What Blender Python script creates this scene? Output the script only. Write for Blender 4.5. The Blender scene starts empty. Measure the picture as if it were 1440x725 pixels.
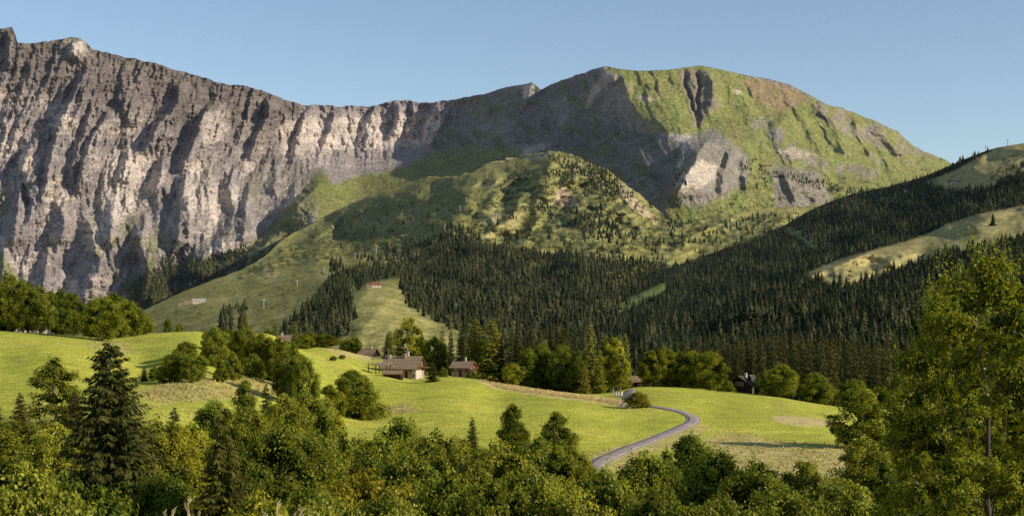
import bpy, math, random
import numpy as np

random.seed(5)
RNG = np.random.default_rng(11)
SC = bpy.context.scene
COL = SC.collection
F, CX, HY = 1980.0, 720.0, 440.0        # focal length in photo pixels, centre column, eye-level row

SUN_AZ, SUN_EL = math.radians(109), math.radians(23.5)   # azimuth clockwise from the view direction (+Y)

# ------------------------------------------------------------------ numeric helpers
PERM = RNG.permutation(512)
ANG = RNG.random(512) * 2 * math.pi
GX, GY = np.cos(ANG), np.sin(ANG)

def perlin(x, y):
    x = np.asarray(x, float); y = np.asarray(y, float)
    xi = np.floor(x).astype(int); yi = np.floor(y).astype(int)
    xf = x - xi; yf = y - yi
    def g(ix, iy, dx, dy):
        h = PERM[(PERM[ix & 511] + iy) & 511]
        return GX[h] * dx + GY[h] * dy
    u = xf * xf * xf * (xf * (xf * 6 - 15) + 10)
    v = yf * yf * yf * (yf * (yf * 6 - 15) + 10)
    a = g(xi, yi, xf, yf); b = g(xi + 1, yi, xf - 1, yf)
    c = g(xi, yi + 1, xf, yf - 1); d = g(xi + 1, yi + 1, xf - 1, yf - 1)
    return 1.5 * ((a + (b - a) * u) * (1 - v) + (c + (d - c) * u) * v)

def fbm(x, y, o=4, lac=2.03, gain=0.5):
    s = 0; a = 1; t = 0
    for i in range(o):
        s = s + a * perlin(x + 17.3 * i, y - 9.1 * i); t += a
        x = x * lac; y = y * lac; a *= gain
    return s / t

def ridged(x, y, o=4, lac=2.03, gain=0.5):
    s = 0; a = 1; t = 0
    for i in range(o):
        n = 1 - np.abs(perlin(x + 31.7 * i, y + 5.3 * i)) * 1.7
        s = s + a * n; t += a
        x = x * lac; y = y * lac; a *= gain
    return s / t

def sstep(a, b, x):
    t = np.clip((np.asarray(x, float) - a) / (b - a), 0, 1)
    return t * t * (3 - 2 * t)

def inpoly(x, y, poly):
    x = np.asarray(x, float); y = np.asarray(y, float)
    r = np.zeros(np.broadcast(x, y).shape, bool)
    n = len(poly)
    for i in range(n):
        x1, y1 = poly[i]; x2, y2 = poly[(i + 1) % n]
        if y1 == y2: continue
        c = ((y1 > y) != (y2 > y)) & (x < (x2 - x1) * (y - y1) / (y2 - y1) + x1)
        r ^= c
    return r

def soft(x, y, poly, w, sc=14.0):
    """ragged-edged region: the outline wanders with noise"""
    s = 0
    for k in range(4):
        dx = w * (fbm(x / sc + 7 * k, y / sc, 3) * 1.5 + 0.35 * math.cos(k * 1.57))
        dy = w * (fbm(x / sc - 50, y / sc + 5 * k, 3) * 1.5 + 0.35 * math.sin(k * 1.57))
        s = s + inpoly(x + dx, y + dy, poly)
    return s / 4.0

class TPS:
    def __init__(self, pts, vals, reg=0.0):
        P = np.array(pts, float); n = len(P)
        K = self.U(P[:, None, :] - P[None, :, :]) + np.eye(n) * reg
        A = np.zeros((n + 3, n + 3)); A[:n, :n] = K; A[:n, n] = 1; A[:n, n + 1:] = P
        A[n, :n] = 1; A[n + 1:, :n] = P.T
        b = np.zeros(n + 3); b[:n] = vals
        self.w = np.linalg.solve(A, b); self.P = P
    @staticmethod
    def U(d):
        r2 = (d ** 2).sum(-1)
        return np.where(r2 > 0, 0.5 * r2 * np.log(r2 + 1e-12), 0)
    def __call__(self, x, y):
        x = np.asarray(x, float); y = np.asarray(y, float)
        s = self.w[-3] + self.w[-2] * x + self.w[-1] * y
        for i, (px, py) in enumerate(self.P):
            r2 = (x - px) ** 2 + (y - py) ** 2
            s = s + self.w[i] * 0.5 * r2 * np.log(r2 + 1e-12)
        return s

def at(px, py, d):
    return ((px - CX) / F * d, d, (HY - py) / F * d)

# ------------------------------------------------------------------ scene helpers
def tag(o, label=None, cat=None, group=None, kind=None):
    if label: o['label'] = label
    if cat: o['category'] = cat
    if group: o['group'] = group
    if kind: o['kind'] = kind
    return o

def empty(name, loc=(0, 0, 0), rz=0.0):
    o = bpy.data.objects.new(name, None); COL.objects.link(o)
    o.location = loc; o.rotation_euler = (0, 0, rz); o.empty_display_size = 0.5
    return o

def mesh_np(name, V, Fc, mat=None, smooth=False, var=None, colr=None):
    """V (n,3), Fc (m,k) with constant k"""
    V = np.asarray(V, np.float32); Fc = np.asarray(Fc, np.int32)
    me = bpy.data.meshes.new(name)
    m, k = Fc.shape
    me.vertices.add(len(V)); me.vertices.foreach_set('co', V.ravel())
    me.loops.add(m * k); me.loops.foreach_set('vertex_index', Fc.ravel())
    me.polygons.add(m); me.polygons.foreach_set('loop_start', np.arange(0, m * k, k, dtype=np.int32))
    me.update(calc_edges=True)
    if smooth: me.polygons.foreach_set('use_smooth', np.ones(m, bool))
    if var is not None:
        a = me.attributes.new('var', 'FLOAT', 'POINT'); a.data.foreach_set('value', np.asarray(var, np.float32))
    if colr is not None:
        a = me.attributes.new('Col', 'FLOAT_COLOR', 'POINT')
        c = np.ones((len(V), 4), np.float32); c[:, :3] = colr
        a.data.foreach_set('color', c.ravel())
    if mat: me.materials.append(mat)
    return me

def link(name, me, parent=None):
    o = bpy.data.objects.new(name, me); COL.objects.link(o)
    if parent is not None: o.parent = parent
    return o

class MB:
    """collects faces, then links them as one mesh object"""
    def __init__(s): s.v = []; s.f = []
    def quadbox(s, P):
        b = len(s.v); s.v += [tuple(p) for p in P]
        for q in ((0, 3, 2, 1), (4, 5, 6, 7), (0, 1, 5, 4), (1, 2, 6, 5), (2, 3, 7, 6), (3, 0, 4, 7)):
            s.f.append([b + i for i in q])
    def box(s, x0, x1, y0, y1, z0, z1):
        s.quadbox([(x0, y0, z0), (x1, y0, z0), (x1, y1, z0), (x0, y1, z0), (x0, y0, z1), (x1, y0, z1), (x1, y1, z1), (x0, y1, z1)])
        return s
    def poly(s, pts):
        b = len(s.v); s.v += [tuple(p) for p in pts]; s.f.append([b + i for i in range(len(pts))]); return s
    def tube(s, pts, rads, n=7):
        pts = [np.array(p, float) for p in pts]; rings = []
        for i, p in enumerate(pts):
            d = pts[min(i + 1, len(pts) - 1)] - pts[max(i - 1, 0)]
            d /= (np.linalg.norm(d) + 1e-9)
            a = np.cross(d, (0, 0, 1.0) if abs(d[2]) < 0.9 else (1.0, 0, 0)); a /= np.linalg.norm(a); b = np.cross(d, a)
            r0 = len(s.v)
            for k in range(n):
                t = 2 * math.pi * k / n
                s.v.append(tuple(p + rads[i] * (math.cos(t) * a + math.sin(t) * b)))
            rings.append(r0)
        for r0, r1 in zip(rings[:-1], rings[1:]):
            for k in range(n):
                s.f.append([r0 + k, r0 + (k + 1) % n, r1 + (k + 1) % n, r1 + k])
        s.f.append([rings[-1] + k for k in range(n)])
        return s
    def mesh(s, name, mat, smooth=False):
        me = bpy.data.meshes.new(name); me.from_pydata(s.v, [], s.f); me.update()
        me.materials.append(mat)
        if smooth: me.polygons.foreach_set('use_smooth', [True] * len(me.polygons))
        return me
    def build(s, name, mat, parent=None, smooth=False):
        return link(name, s.mesh(name, mat, smooth), parent)

# ------------------------------------------------------------------ materials
def newmat(name):
    m = bpy.data.materials.new(name); m.use_nodes = True
    nt = m.node_tree; b = nt.nodes['Principled BSDF']
    b.inputs['Roughness'].default_value = 0.9
    if 'Specular IOR Level' in b.inputs: b.inputs['Specular IOR Level'].default_value = 0.15
    return m, nt, b

def nd(nt, t, **kw):
    n = nt.nodes.new(t)
    for k, v in kw.items():
        if k in n.inputs.keys(): n.inputs[k].default_value = v
        else: setattr(n, k, v)
    return n

def ramp_mul(nt, src, lo, hi, a=0.3, b=0.7):
    mr = nd(nt, 'ShaderNodeMapRange')
    mr.inputs['From Min'].default_value = a; mr.inputs['From Max'].default_value = b
    mr.inputs['To Min'].default_value = lo; mr.inputs['To Max'].default_value = hi
    nt.links.new(src, mr.inputs['Value']); return mr.outputs['Result']

def mulcol(nt, c, f):
    mx = nd(nt, 'ShaderNodeVectorMath', operation='SCALE')
    nt.links.new(c, mx.inputs[0]); nt.links.new(f, mx.inputs['Scale']); return mx.outputs[0]

def mat_terrain(name, s1, s2, amp1, amp2, bump=0.0, bdist=1.0, zsq=1.0):
    """vertex colour times two octaves of object-space noise, with bump"""
    m, nt, b = newmat(name)
    at_ = nd(nt, 'ShaderNodeAttribute', attribute_name='Col')
    tc = nd(nt, 'ShaderNodeTexCoord')
    mp = nd(nt, 'ShaderNodeMapping'); mp.inputs['Scale'].default_value = (1, 1, zsq)
    nt.links.new(tc.outputs['Object'], mp.inputs['Vector'])
    c = at_.outputs['Color']
    for s, a in ((s1, amp1), (s2, amp2)):
        n = nd(nt, 'ShaderNodeTexNoise', Scale=s, Detail=6.0, Roughness=0.62)
        nt.links.new(mp.outputs[0], n.inputs['Vector'])
        c = mulcol(nt, c, ramp_mul(nt, n.outputs['Fac'], 1 - a, 1 + a))
        last = n
    nt.links.new(c, b.inputs['Base Color'])
    if bump:
        bp = nd(nt, 'ShaderNodeBump', Strength=bump, Distance=bdist)
        nt.links.new(last.outputs['Fac'], bp.inputs['Height']); nt.links.new(bp.outputs[0], b.inputs['Normal'])
    b.inputs['Roughness'].default_value = 1.0; b.inputs['Specular IOR Level'].default_value = 0.0
    return m

def mat_leaf(name, c1, c2, trans=0.45, tcol=(1.25, 1.15, 0.5), gloss=0.012):
    m = bpy.data.materials.new(name); m.use_nodes = True; nt = m.node_tree
    nt.nodes.clear()
    out = nd(nt, 'ShaderNodeOutputMaterial')
    a = nd(nt, 'ShaderNodeAttribute', attribute_name='var')
    oi = nd(nt, 'ShaderNodeObjectInfo')
    mx = nd(nt, 'ShaderNodeMixRGB'); mx.inputs[1].default_value = (*c1, 1); mx.inputs[2].default_value = (*c2, 1)
    nt.links.new(a.outputs['Fac'], mx.inputs[0])
    tint = nd(nt, 'ShaderNodeMixRGB', blend_type='MULTIPLY'); tint.inputs[0].default_value = 1
    nt.links.new(mx.outputs[0], tint.inputs[1]); nt.links.new(oi.outputs['Color'], tint.inputs[2])
    c = mulcol(nt, tint.outputs[0], ramp_mul(nt, oi.outputs['Random'], 0.8, 1.2, 0, 1))
    df = nd(nt, 'ShaderNodeBsdfDiffuse'); tr = nd(nt, 'ShaderNodeBsdfTranslucent')
    gl = nd(nt, 'ShaderNodeBsdfGlossy', Roughness=0.35)
    nt.links.new(c, df.inputs['Color'])
    tm = nd(nt, 'ShaderNodeVectorMath', operation='MULTIPLY'); tm.inputs[1].default_value = tcol
    nt.links.new(c, tm.inputs[0]); nt.links.new(tm.outputs[0], tr.inputs['Color'])
    ms = nd(nt, 'ShaderNodeMixShader'); ms.inputs[0].default_value = trans
    nt.links.new(df.outputs[0], ms.inputs[1]); nt.links.new(tr.outputs[0], ms.inputs[2])
    m2 = nd(nt, 'ShaderNodeMixShader'); m2.inputs[0].default_value = gloss
    nt.links.new(ms.outputs[0], m2.inputs[1]); nt.links.new(gl.outputs[0], m2.inputs[2])
    nt.links.new(m2.outputs[0], out.inputs['Surface'])
    return m

def mat_noise(name, c1, c2, scale=2.0, stretch=(1, 1, 1), bump=0.3, bdist=0.05, rough=0.9, detail=5.0):
    m, nt, b = newmat(name)
    tc = nd(nt, 'ShaderNodeTexCoord'); mp = nd(nt, 'ShaderNodeMapping'); mp.inputs['Scale'].default_value = stretch
    nt.links.new(tc.outputs['Object'], mp.inputs['Vector'])
    n = nd(nt, 'ShaderNodeTexNoise', Scale=scale, Detail=detail, Roughness=0.65)
    nt.links.new(mp.outputs[0], n.inputs['Vector'])
    f = ramp_mul(nt, n.outputs['Fac'], 0, 1)
    mx = nd(nt, 'ShaderNodeMixRGB'); mx.inputs[1].default_value = (*c1, 1); mx.inputs[2].default_value = (*c2, 1)
    nt.links.new(f, mx.inputs[0]); nt.links.new(mx.outputs[0], b.inputs['Base Color'])
    bp = nd(nt, 'ShaderNodeBump', Strength=bump, Distance=bdist)
    nt.links.new(n.outputs['Fac'], bp.inputs['Height']); nt.links.new(bp.outputs[0], b.inputs['Normal'])
    b.inputs['Roughness'].default_value = rough
    return m

def mat_boards(name, c1, c2, pitch=0.22, axis='Z'):
    """timber boards / shingle courses: a wave of dark joints plus grain"""
    m, nt, b = newmat(name)
    tc = nd(nt, 'ShaderNodeTexCoord')
    w = nd(nt, 'ShaderNodeTexWave', Scale=0.314 / pitch, Distortion=0.6); w.bands_direction = axis
    w.inputs['Detail'].default_value = 2; w.inputs['Detail Scale'].default_value = 1.5
    nt.links.new(tc.outputs['Object'], w.inputs['Vector'])
    n = nd(nt, 'ShaderNodeTexNoise', Scale=1.3, Detail=6.0, Roughness=0.7)
    nt.links.new(tc.outputs['Object'], n.inputs['Vector'])
    mx = nd(nt, 'ShaderNodeMixRGB'); mx.inputs[1].default_value = (*c1, 1); mx.inputs[2].default_value = (*c2, 1)
    nt.links.new(ramp_mul(nt, n.outputs['Fac'], 0, 1), mx.inputs[0])
    c = mulcol(nt, mx.outputs[0], ramp_mul(nt, w.outputs['Fac'], 0.45, 1.1, 0.0, 0.45))
    nt.links.new(c, b.inputs['Base Color'])
    bp = nd(nt, 'ShaderNodeBump', Strength=0.5, Distance=0.04)
    nt.links.new(w.outputs['Fac'], bp.inputs['Height']); nt.links.new(bp.outputs[0], b.inputs['Normal'])
    return m

M = {}
M['rock'] = mat_terrain('mountain_rock', 0.014, 0.06, 0.25, 0.40, 1.0, 22.0, 1.6)
M['alp'] = mat_terrain('alpine_pasture', 0.015, 0.09, 0.25, 0.35, 0.6, 5.0)
M['hill'] = mat_terrain('hillside_grass', 0.02, 0.12, 0.22, 0.3, 0.6, 3.0)
M['meadow'] = mat_terrain('meadow_grass', 0.3, 2.4, 0.22, 0.45, 1.0, 0.4)
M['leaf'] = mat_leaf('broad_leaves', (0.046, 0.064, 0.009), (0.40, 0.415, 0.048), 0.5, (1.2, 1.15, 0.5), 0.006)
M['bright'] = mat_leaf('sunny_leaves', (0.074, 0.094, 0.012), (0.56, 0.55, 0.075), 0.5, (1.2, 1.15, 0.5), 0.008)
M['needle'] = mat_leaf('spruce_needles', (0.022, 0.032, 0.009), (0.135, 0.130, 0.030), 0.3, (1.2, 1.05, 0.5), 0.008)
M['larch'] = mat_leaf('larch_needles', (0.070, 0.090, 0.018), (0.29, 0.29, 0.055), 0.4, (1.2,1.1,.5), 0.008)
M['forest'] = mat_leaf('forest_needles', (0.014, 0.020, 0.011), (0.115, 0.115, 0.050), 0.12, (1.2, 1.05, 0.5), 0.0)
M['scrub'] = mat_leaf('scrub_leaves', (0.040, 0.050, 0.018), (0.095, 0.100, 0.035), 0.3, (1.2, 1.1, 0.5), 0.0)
M['straw'] = mat_leaf('dry_grass', (0.46, 0.36, 0.16), (0.74, 0.58, 0.29), 0.4, (1.1, 1.05, 0.8), 0.0)
M['tuft'] = mat_leaf('rough_grass', (0.30, 0.26, 0.09), (0.62, 0.50, 0.22), 0.4, (1.1, 1.1, 0.6), 0.0)
M['bark'] = mat_noise('bark', (0.05, 0.038, 0.026), (0.13, 0.10, 0.075), 6, (1, 1, 0.25), 0.6)
M['pale_bark'] = mat_noise('pale_bark', (0.12, 0.10, 0.08), (0.30, 0.26, 0.21), 8, (1, 1, 0.3), 0.5)
M['asphalt'] = mat_noise('asphalt', (0.28, 0.215, 0.185), (0.44, 0.35, 0.305), 0.35, (1, 1, 1), 0.2)
M['gravel'] = mat_noise('verge_gravel', (0.20, 0.17, 0.10), (0.36, 0.31, 0.20), 3.0)
M['shingle'] = mat_boards('weathered_shingles', (0.24, 0.155, 0.095), (0.44, 0.30, 0.19), 0.45, 'Z')
M['shaded_shingle'] = mat_boards('shaded_shingles', (0.06, 0.05, 0.043), (0.12, 0.10, 0.085), 0.45, 'Z')  # darker shingle copy, tree shade painted into the roof colour
M['timber'] = mat_boards('brown_timber', (0.085, 0.036, 0.018), (0.17, 0.075, 0.038), 0.22, 'Z')
M['red_timber'] = mat_boards('red_brown_timber', (0.13, 0.042, 0.022), (0.23, 0.085, 0.045), 0.2, 'Z')
M['dark_timber'] = mat_boards('dark_timber', (0.018, 0.012, 0.009), (0.045, 0.03, 0.02), 0.22, 'Z')
M['stone'] = mat_noise('house_stone', (0.22, 0.13, 0.08), (0.52, 0.36, 0.25), 1.6, (1, 1, 1.5), 0.6, 0.1)
M['render_white'] = mat_noise('white_render', (0.46, 0.38, 0.29), (0.66, 0.58, 0.47), 1.2, (1, 1, 1), 0.2)
M['metal'] = mat_noise('galvanised_metal', (0.36, 0.37, 0.38), (0.50, 0.51, 0.52), 0.8, (1, 1, 1), 0.05, 0.01, 0.45)
M['red_roof'] = mat_boards('red_tiles', (0.26, 0.07, 0.035), (0.36, 0.12, 0.06), 0.4, 'Z')
m, nt, b = newmat('window_glass'); b.inputs['Base Color'].default_value = (0.02, 0.022, 0.025, 1); b.inputs['Roughness'].default_value = 0.08; b.inputs['Specular IOR Level'].default_value = 0.5
M['glass'] = m
M['boulder'] = mat_noise('boulder_stone', (0.30, 0.27, 0.22), (0.52, 0.47, 0.40), 1.5, (1, 1, 1), 0.6, 0.1)

# ------------------------------------------------------------------ terrain sheets
class Sheet:
    """ground surface laid between a foot line and a crest line; each point keeps the distance the landscape has there"""
    def __init__(s, name, pts, crest, base, px0, px1, step, rows, disp, reg=1e-3, crest_rough=0.0, back=(30, 90, 250, 600), drop=(6, 40, 160, 420)):
        s.name = name
        P = np.array(pts, float)
        s.tps = TPS(P[:, :2] / 100.0, np.log(P[:, 2]), reg)
        cx, cy = np.array(crest, float).T
        s.px = np.arange(px0, px1 + step, step)
        s.crest = np.interp(s.px, cx, cy)
        if crest_rough:
            s.crest = s.crest + crest_rough(s.px) 
        s.base = np.full_like(s.px, base) if np.isscalar(base) else np.interp(s.px, *np.array(base, float).T)
        s.rows = rows; s.t = np.linspace(0, 1, rows)
        s.PX = np.repeat(s.px[None, :], rows, 0)
        s.PY = s.base[None, :] + (s.crest - s.base)[None, :] * s.t[:, None]
        s.D = np.exp(s.tps(s.PX / 100, s.PY / 100))
        s.D = s.D + disp(s.PX, s.PY, s.D)
        s.X = (s.PX - CX) / F * s.D; s.Y = s.D; s.Z = (HY - s.PY) / F * s.D
        s.back = back; s.drop = drop
    def depth(s, px, py):
        px = np.asarray(px, float); py = np.asarray(py, float)
        i = np.clip((px - s.px[0]) / (s.px[1] - s.px[0]), 0, len(s.px) - 1.001); i0 = i.astype(int); fi = i - i0
        cr = np.interp(px, s.px, s.crest); ba = np.interp(px, s.px, s.base)
        j = np.clip((py - ba) / (cr - ba), 0, 1) * (s.rows - 1.001); j0 = j.astype(int); fj = j - j0
        D = s.D
        return (D[j0, i0] * (1 - fi) + D[j0, i0 + 1] * fi) * (1 - fj) + (D[j0 + 1, i0] * (1 - fi) + D[j0 + 1, i0 + 1] * fi) * fj
    def point(s, px, py):
        return at(px, py, float(s.depth(px, py)))
    def build(s, colr, mat):
        X, Y, Z = [s.X], [s.Y], [s.Z]
        C = [colr]
        for b, d in zip(s.back, s.drop):              # the far side of the crest
            y = s.Y[-1] + b; X.append((s.X[-1] * (y / s.Y[-1]))[None]); Y.append(y[None]); Z.append((s.Z[-1] - d)[None]); C.append(colr[-1:])
        X = np.vstack(X); Y = np.vstack(Y); Z = np.vstack(Z); C = np.vstack(C)
        r, c = X.shape
        V = np.stack([X, Y, Z], -1).reshape(-1, 3)
        idx = np.arange(r * c).reshape(r, c)
        Q = np.stack([idx[:-1, :-1], idx[:-1, 1:], idx[1:, 1:], idx[1:, :-1]], -1).reshape(-1, 4)
        o = link(s.name, mesh_np(s.name, V, Q, mat, s.name != 'mountain', None, C.reshape(-1, 3)))
        return tag(o, kind='structure')

def rib(PX, PY, pts, A, wl, wr, p=1.0):
    """a spur that stands A metres proud along a line; short steep left flank, long right flank"""
    pts = sorted(pts, key=lambda q: q[1]); xs = [q[0] for q in pts]; ys = [q[1] for q in pts]
    wob = 2.5 * perlin(PX * 0 + pts[0][0] * 0.1, PY / 9.0) + 3 * perlin(PX / 25.0, PY / 25.0 + pts[0][0])
    x = np.interp(PY, ys, xs) + wob
    L = ys[-1] - ys[0]
    env = sstep(ys[0] - 4, ys[0] + 0.2 * L + 4, PY) * (1 - sstep(ys[-1] - 0.25 * L, ys[-1] + 10, PY))
    d = PX - x
    f = np.where(d > 0, np.clip(1 - d / wr, 0, 1), np.clip(1 + d / wl, 0, 1))
    return -A * env * f ** p

# ---- the massif
MASSIF_CREST = [(-160, 62), (-40, 46), (0, 40), (17, 39), (20, 44), (25, 60), (40, 61), (70, 59), (90, 54), (100, 52), (112, 53), (124, 63), (131, 70), (150, 74), (185, 82),
                (215, 89), (250, 99), (290, 110), (320, 119), (345, 121), (370, 127), (400, 140), (432, 149), (450, 147), (475, 150), (495, 148), (520, 151), (545, 144), (560, 142), (575, 140),
                (585, 145), (610, 143), (650, 138), (690, 130), (712, 123), (735, 119), (748, 115), (753, 120), (760, 126), (790, 113), (820, 103), (848, 93), (870, 97), (900, 100),
                (940, 98), (965, 95), (985, 92), (1010, 97), (1040, 104), (1060, 108), (1080, 111), (1110, 119), (1140, 134), (1150, 141), (1165, 148), (1185, 153), (1195, 157), (1230, 170), (1262, 184),
                (1272, 194), (1285, 206), (1305, 216), (1330, 225), (1400, 262), (1620, 330)]
MASSIF_PTS = [(-160, 60, 5600), (-160, 430, 4700), (0, 40, 5600), (0, 200, 5250), (0, 400, 4700), (0, 480, 4500), (200, 90, 5750), (200, 250, 5350), (200, 400, 4750), (200, 480, 4500),
              (330, 120, 6050), (330, 300, 5300), (330, 400, 4600), (400, 140, 6300), (400, 230, 6050), (400, 320, 5200), (440, 300, 5100),
              (500, 150, 6700), (500, 215, 6500), (500, 245, 6200), (510, 285, 5600), (455, 255, 5900), (590, 143, 6800), (590, 210, 6600), (600, 240, 6100), (590, 262, 5700),
              (680, 132, 6550), (680, 190, 6350), (680, 235, 5950), (760, 122, 6250), (760, 180, 5950), (760, 225, 5600), (848, 94, 5800), (880, 150, 5550), (905, 185, 5250), (840, 200, 5550), (860, 250, 4950),
              (985, 93, 5800), (985, 160, 5350), (985, 180, 5200), (970, 205, 4900), (950, 250, 4650), (935, 300, 4350), (1000, 250, 4700), (1000, 300, 4350),
              (1140, 135, 6100), (1140, 220, 5400), (1100, 285, 4700), (1262, 185, 6500), (1250, 240, 5800), (1330, 226, 6700), (1330, 300, 5500), (1500, 300, 6800), (1100, 400, 4300), (600, 400, 5000), (850, 400, 4400), (1500, 480, 5200)]

def massif_disp(PX, PY, D):
    k = D / 5500.0
    warp = 14 * fbm(PX / 70, PY / 70, 3)
    cliff = 1 - sstep(640, 720, PX + 0.2 * PY)                       # left cliff
    bowl = sstep(415, 470, PX) * (1 - sstep(640, 700, PX)) * sstep(212, 240, PY + 0.06 * (PX - 500))
    bowl = np.maximum(bowl, sstep(700, 740, PX) * (1 - sstep(800, 840, PX)) * 0.4)
    green = sstep(840, 900, PX)
    sh = 0.52 - 0.45 * sstep(330, 470, PX) - 0.22 * sstep(240, 330, PY)
    xs = PX + (sh * (PY - 200)) + warp
    top = sstep(30, 130, PY - np.interp(PX, [c[0] for c in MASSIF_CREST], [c[1] for c in MASSIF_CREST]))
    tri = lambda p, a=0.36: np.where((p % 1.0) < a, (p % 1.0) / a, (1 - (p % 1.0)) / (1 - a))      # planar facets, sharp rib and sharp gully
    lowp = sstep(235, 320, PY)
    branch = fbm(PX / 90 + 3, PY / 110, 2)
    r = 0
    for P_, A_, wa, sc_, s0, s1, ph in ((66, 48, 17, 48, 0.72, 0.9, 0.3), (31, 30, 10, 26, 0.55, 1.3, 0.7), (15, 17, 5.5, 13, 0.35, 1.2, 0.1), (7, 8.5, 2.6, 7, 0.3, 1.4, 0.5)):
        shx = s0 - 0.42 * sstep(330, 470, PX) - 0.35 * lowp
        u = PX + shx * (PY - 200) + s1 * 26 * branch * (PY - 150) / 150 + wa * 2.2 * fbm(PX / sc_ + 11 * ph, PY / (sc_ * 1.5), 4)
        am = 0.55 + 1.3 * np.clip(fbm(PX / (P_ * 1.6) + 70 * ph, PY / (P_ * 1.9) + 5, 2) + 0.25, 0, 1)
        am = am * (1 - 0.35 * lowp)
        if P_ > 60: am = am * (0.45 + 0.55 * top)
        r = r - A_ * (tri(u / P_ + ph) - 0.5) * am
    r = r - 12 * fbm(PX / 8, PY / 7, 4, 2.1, 0.6)
    r = r + 6 * np.sin((PY + 0.12 * PX + 5 * fbm(PX / 40, PY / 20, 2)) / 3.2) * np.clip(fbm(PX / 60, PY / 40, 2) + 0.3, 0, 1)   # rock strata
    bl = PY + 0.10 * PX + 9 * fbm(PX / 45, PY / 30, 3)
    saw = (bl / 17.0) % 1.0
    r = r + 10 * (saw - 0.5) * np.clip(fbm(PX / 50 + 20, PY / 25, 3) * 2 + 0.35, 0, 1) + 5 * ((bl / 5.5) % 1.0 - .5)
    d = 1.25 * r * cliff * (1 - 0.82 * bowl)
    # soft grassy flanks with gullies on the right-hand summit
    xg = PX - 0.45 * (PY - 150) + 10 * fbm(PX / 40, PY / 40, 3)
    g = -50 * (ridged(xg / 70, PY / 300, 2) - 0.5) - 36 * (ridged(xg / 26, PY / 130, 3) - 0.5) - 14 * (ridged(xg / 10, PY / 45, 2) - 0.5) - 9 * fbm(PX / 9, PY / 9, 3)
    gt = 0
    for P_, A_, wa, sc_, ph in ((58, 26, 12, 40, .2), (25, 17, 7, 20, .6), (11, 8, 3, 9, .1)):
        u = xg + wa * 2.2 * fbm(PX / sc_ + 30 * ph, PY / (sc_ * 1.6), 3)
        gt = gt - A_ * (tri(u / P_ + ph, 0.4) - .5) * (0.3 + 1.5 * np.clip(fbm(PX / (P_ * 1.8) + 9 * ph, PY / (P_ * 1.4), 2) + .2, 0, 1))
    d = d + (0.45 * g + gt) * green
    mid = (1 - cliff) * (1 - green)
    xm = PX + 0.9 * (PY - 150)
    d = d + mid * (-34 * (ridged(xm / 40, PY / 90, 3) - 0.5) - 20 * fbm(PX / 10, PY / 10, 4))
    R = lambda p, A, wl, wr, *a: rib(PX, PY, p, 2.3 * A, wl * 1.0, wr * 1.25, *a)
    # main ribs of the left cliff
    d = d + R([(127, 79), (116, 114), (87, 166), (75, 204), (66, 250), (60, 290)], 62, 9, 46)
    d = d + R([(127, 137), (132, 152), (116, 192), (104, 230), (100, 262)], 40, 6, 26)
    d = d + R([(136, 146), (150, 160), (129, 192), (116, 233), (112, 270)], 44, 6, 34)
    d = d + R([(182, 84), (174, 105), (168, 134), (180, 163), (188, 186)], 36, 8, 30)
    d = d + R([(251, 112), (248, 147), (223, 177), (205, 215)], 48, 8, 36)
    d = d + R([(306, 145), (284, 164), (275, 198), (262, 225), (255, 250)], 66, 9, 44)
    d = d + R([(261, 236), (262, 262), (268, 300), (262, 340)], 62, 16, 34)
    d = d + R([(378, 131), (376, 164), (361, 198), (346, 230)], 54, 8, 40)
    d = d + R([(330, 230), (322, 262), (330, 300), (318, 345)], 46, 10, 40)
    d = d + R([(40, 180), (34, 230), (46, 290), (28, 340)], 44, 8, 40)
    d = d + R([(120, 300), (132, 330), (140, 372), (128, 410)], 60, 14, 50)
    d = d + R([(185, 300), (196, 340), (212, 380), (205, 412)], 48, 14, 40)
    d = d + R([(432, 150), (428, 172), (418, 195), (412, 232)], 34, 7, 26)
    d = d + R([(470, 150), (466, 172), (456, 205)], 30, 6, 24)
    d = d + R([(522, 150), (516, 175), (505, 205)], 34, 6, 26)
    d = d + R([(562, 142), (560, 165), (548, 195)], 34, 6, 26)
    d = d + R([(613, 143), (604, 170), (596, 200)], 30, 6, 30)
    d = d + R([(105, 54), (102, 66), (98, 80)], 34, 10, 22) + R([(10, 38), (14, 60), (10, 90)], 34, 10, 22)
    d = d + R([(748, 114), (744, 128), (738, 145)], 40, 9, 16)
    # triangular buttresses standing out of the lower wall
    for x0, y0, y1, hw, A_ in ((261, 238, 335, 30, 120), (205, 288, 350, 30, 80), (132, 318, 412, 44, 110), (212, 338, 415, 42, 100), (318, 292, 350, 34, 90), (30, 246, 330, 28, 90), (70, 330, 415, 36, 100), (352, 246, 330, 24, 90),
                               (165, 250, 330, 26, 80), (288, 322, 380, 34, 80), (95, 262, 330, 24, 80), (232, 200, 262, 20, 70), (395, 190, 262, 20, 60), (10, 330, 410, 30, 90), (182, 190, 250, 20, 60), (300, 205, 262, 18, 70), (420, 226, 285, 18, 60)):
        tt = np.clip((PY - y0) / (y1 - y0), 0, 1.3); xm_ = x0 - 0.12 * (PY - y0) + 4 * fbm(PX / 16 + x0, PY / 16, 3)
        dx = (PX - xm_) / (hw * tt + 1e-3)
        prof = np.clip(1 - np.where(dx < 0, -dx * 1.25, dx), 0, 1)
        d = d - A_ * 1.5 * np.clip(tt * 1.2, 0, 1) * (1 - sstep(1.0, 1.3, tt)) * (tt > 0) * prof
    # green spur between cliff and bowl
    d = d + R([(455, 236), (450, 256), (424, 286), (392, 322), (366, 352), (340, 380)], 85, 16, 50)
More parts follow.
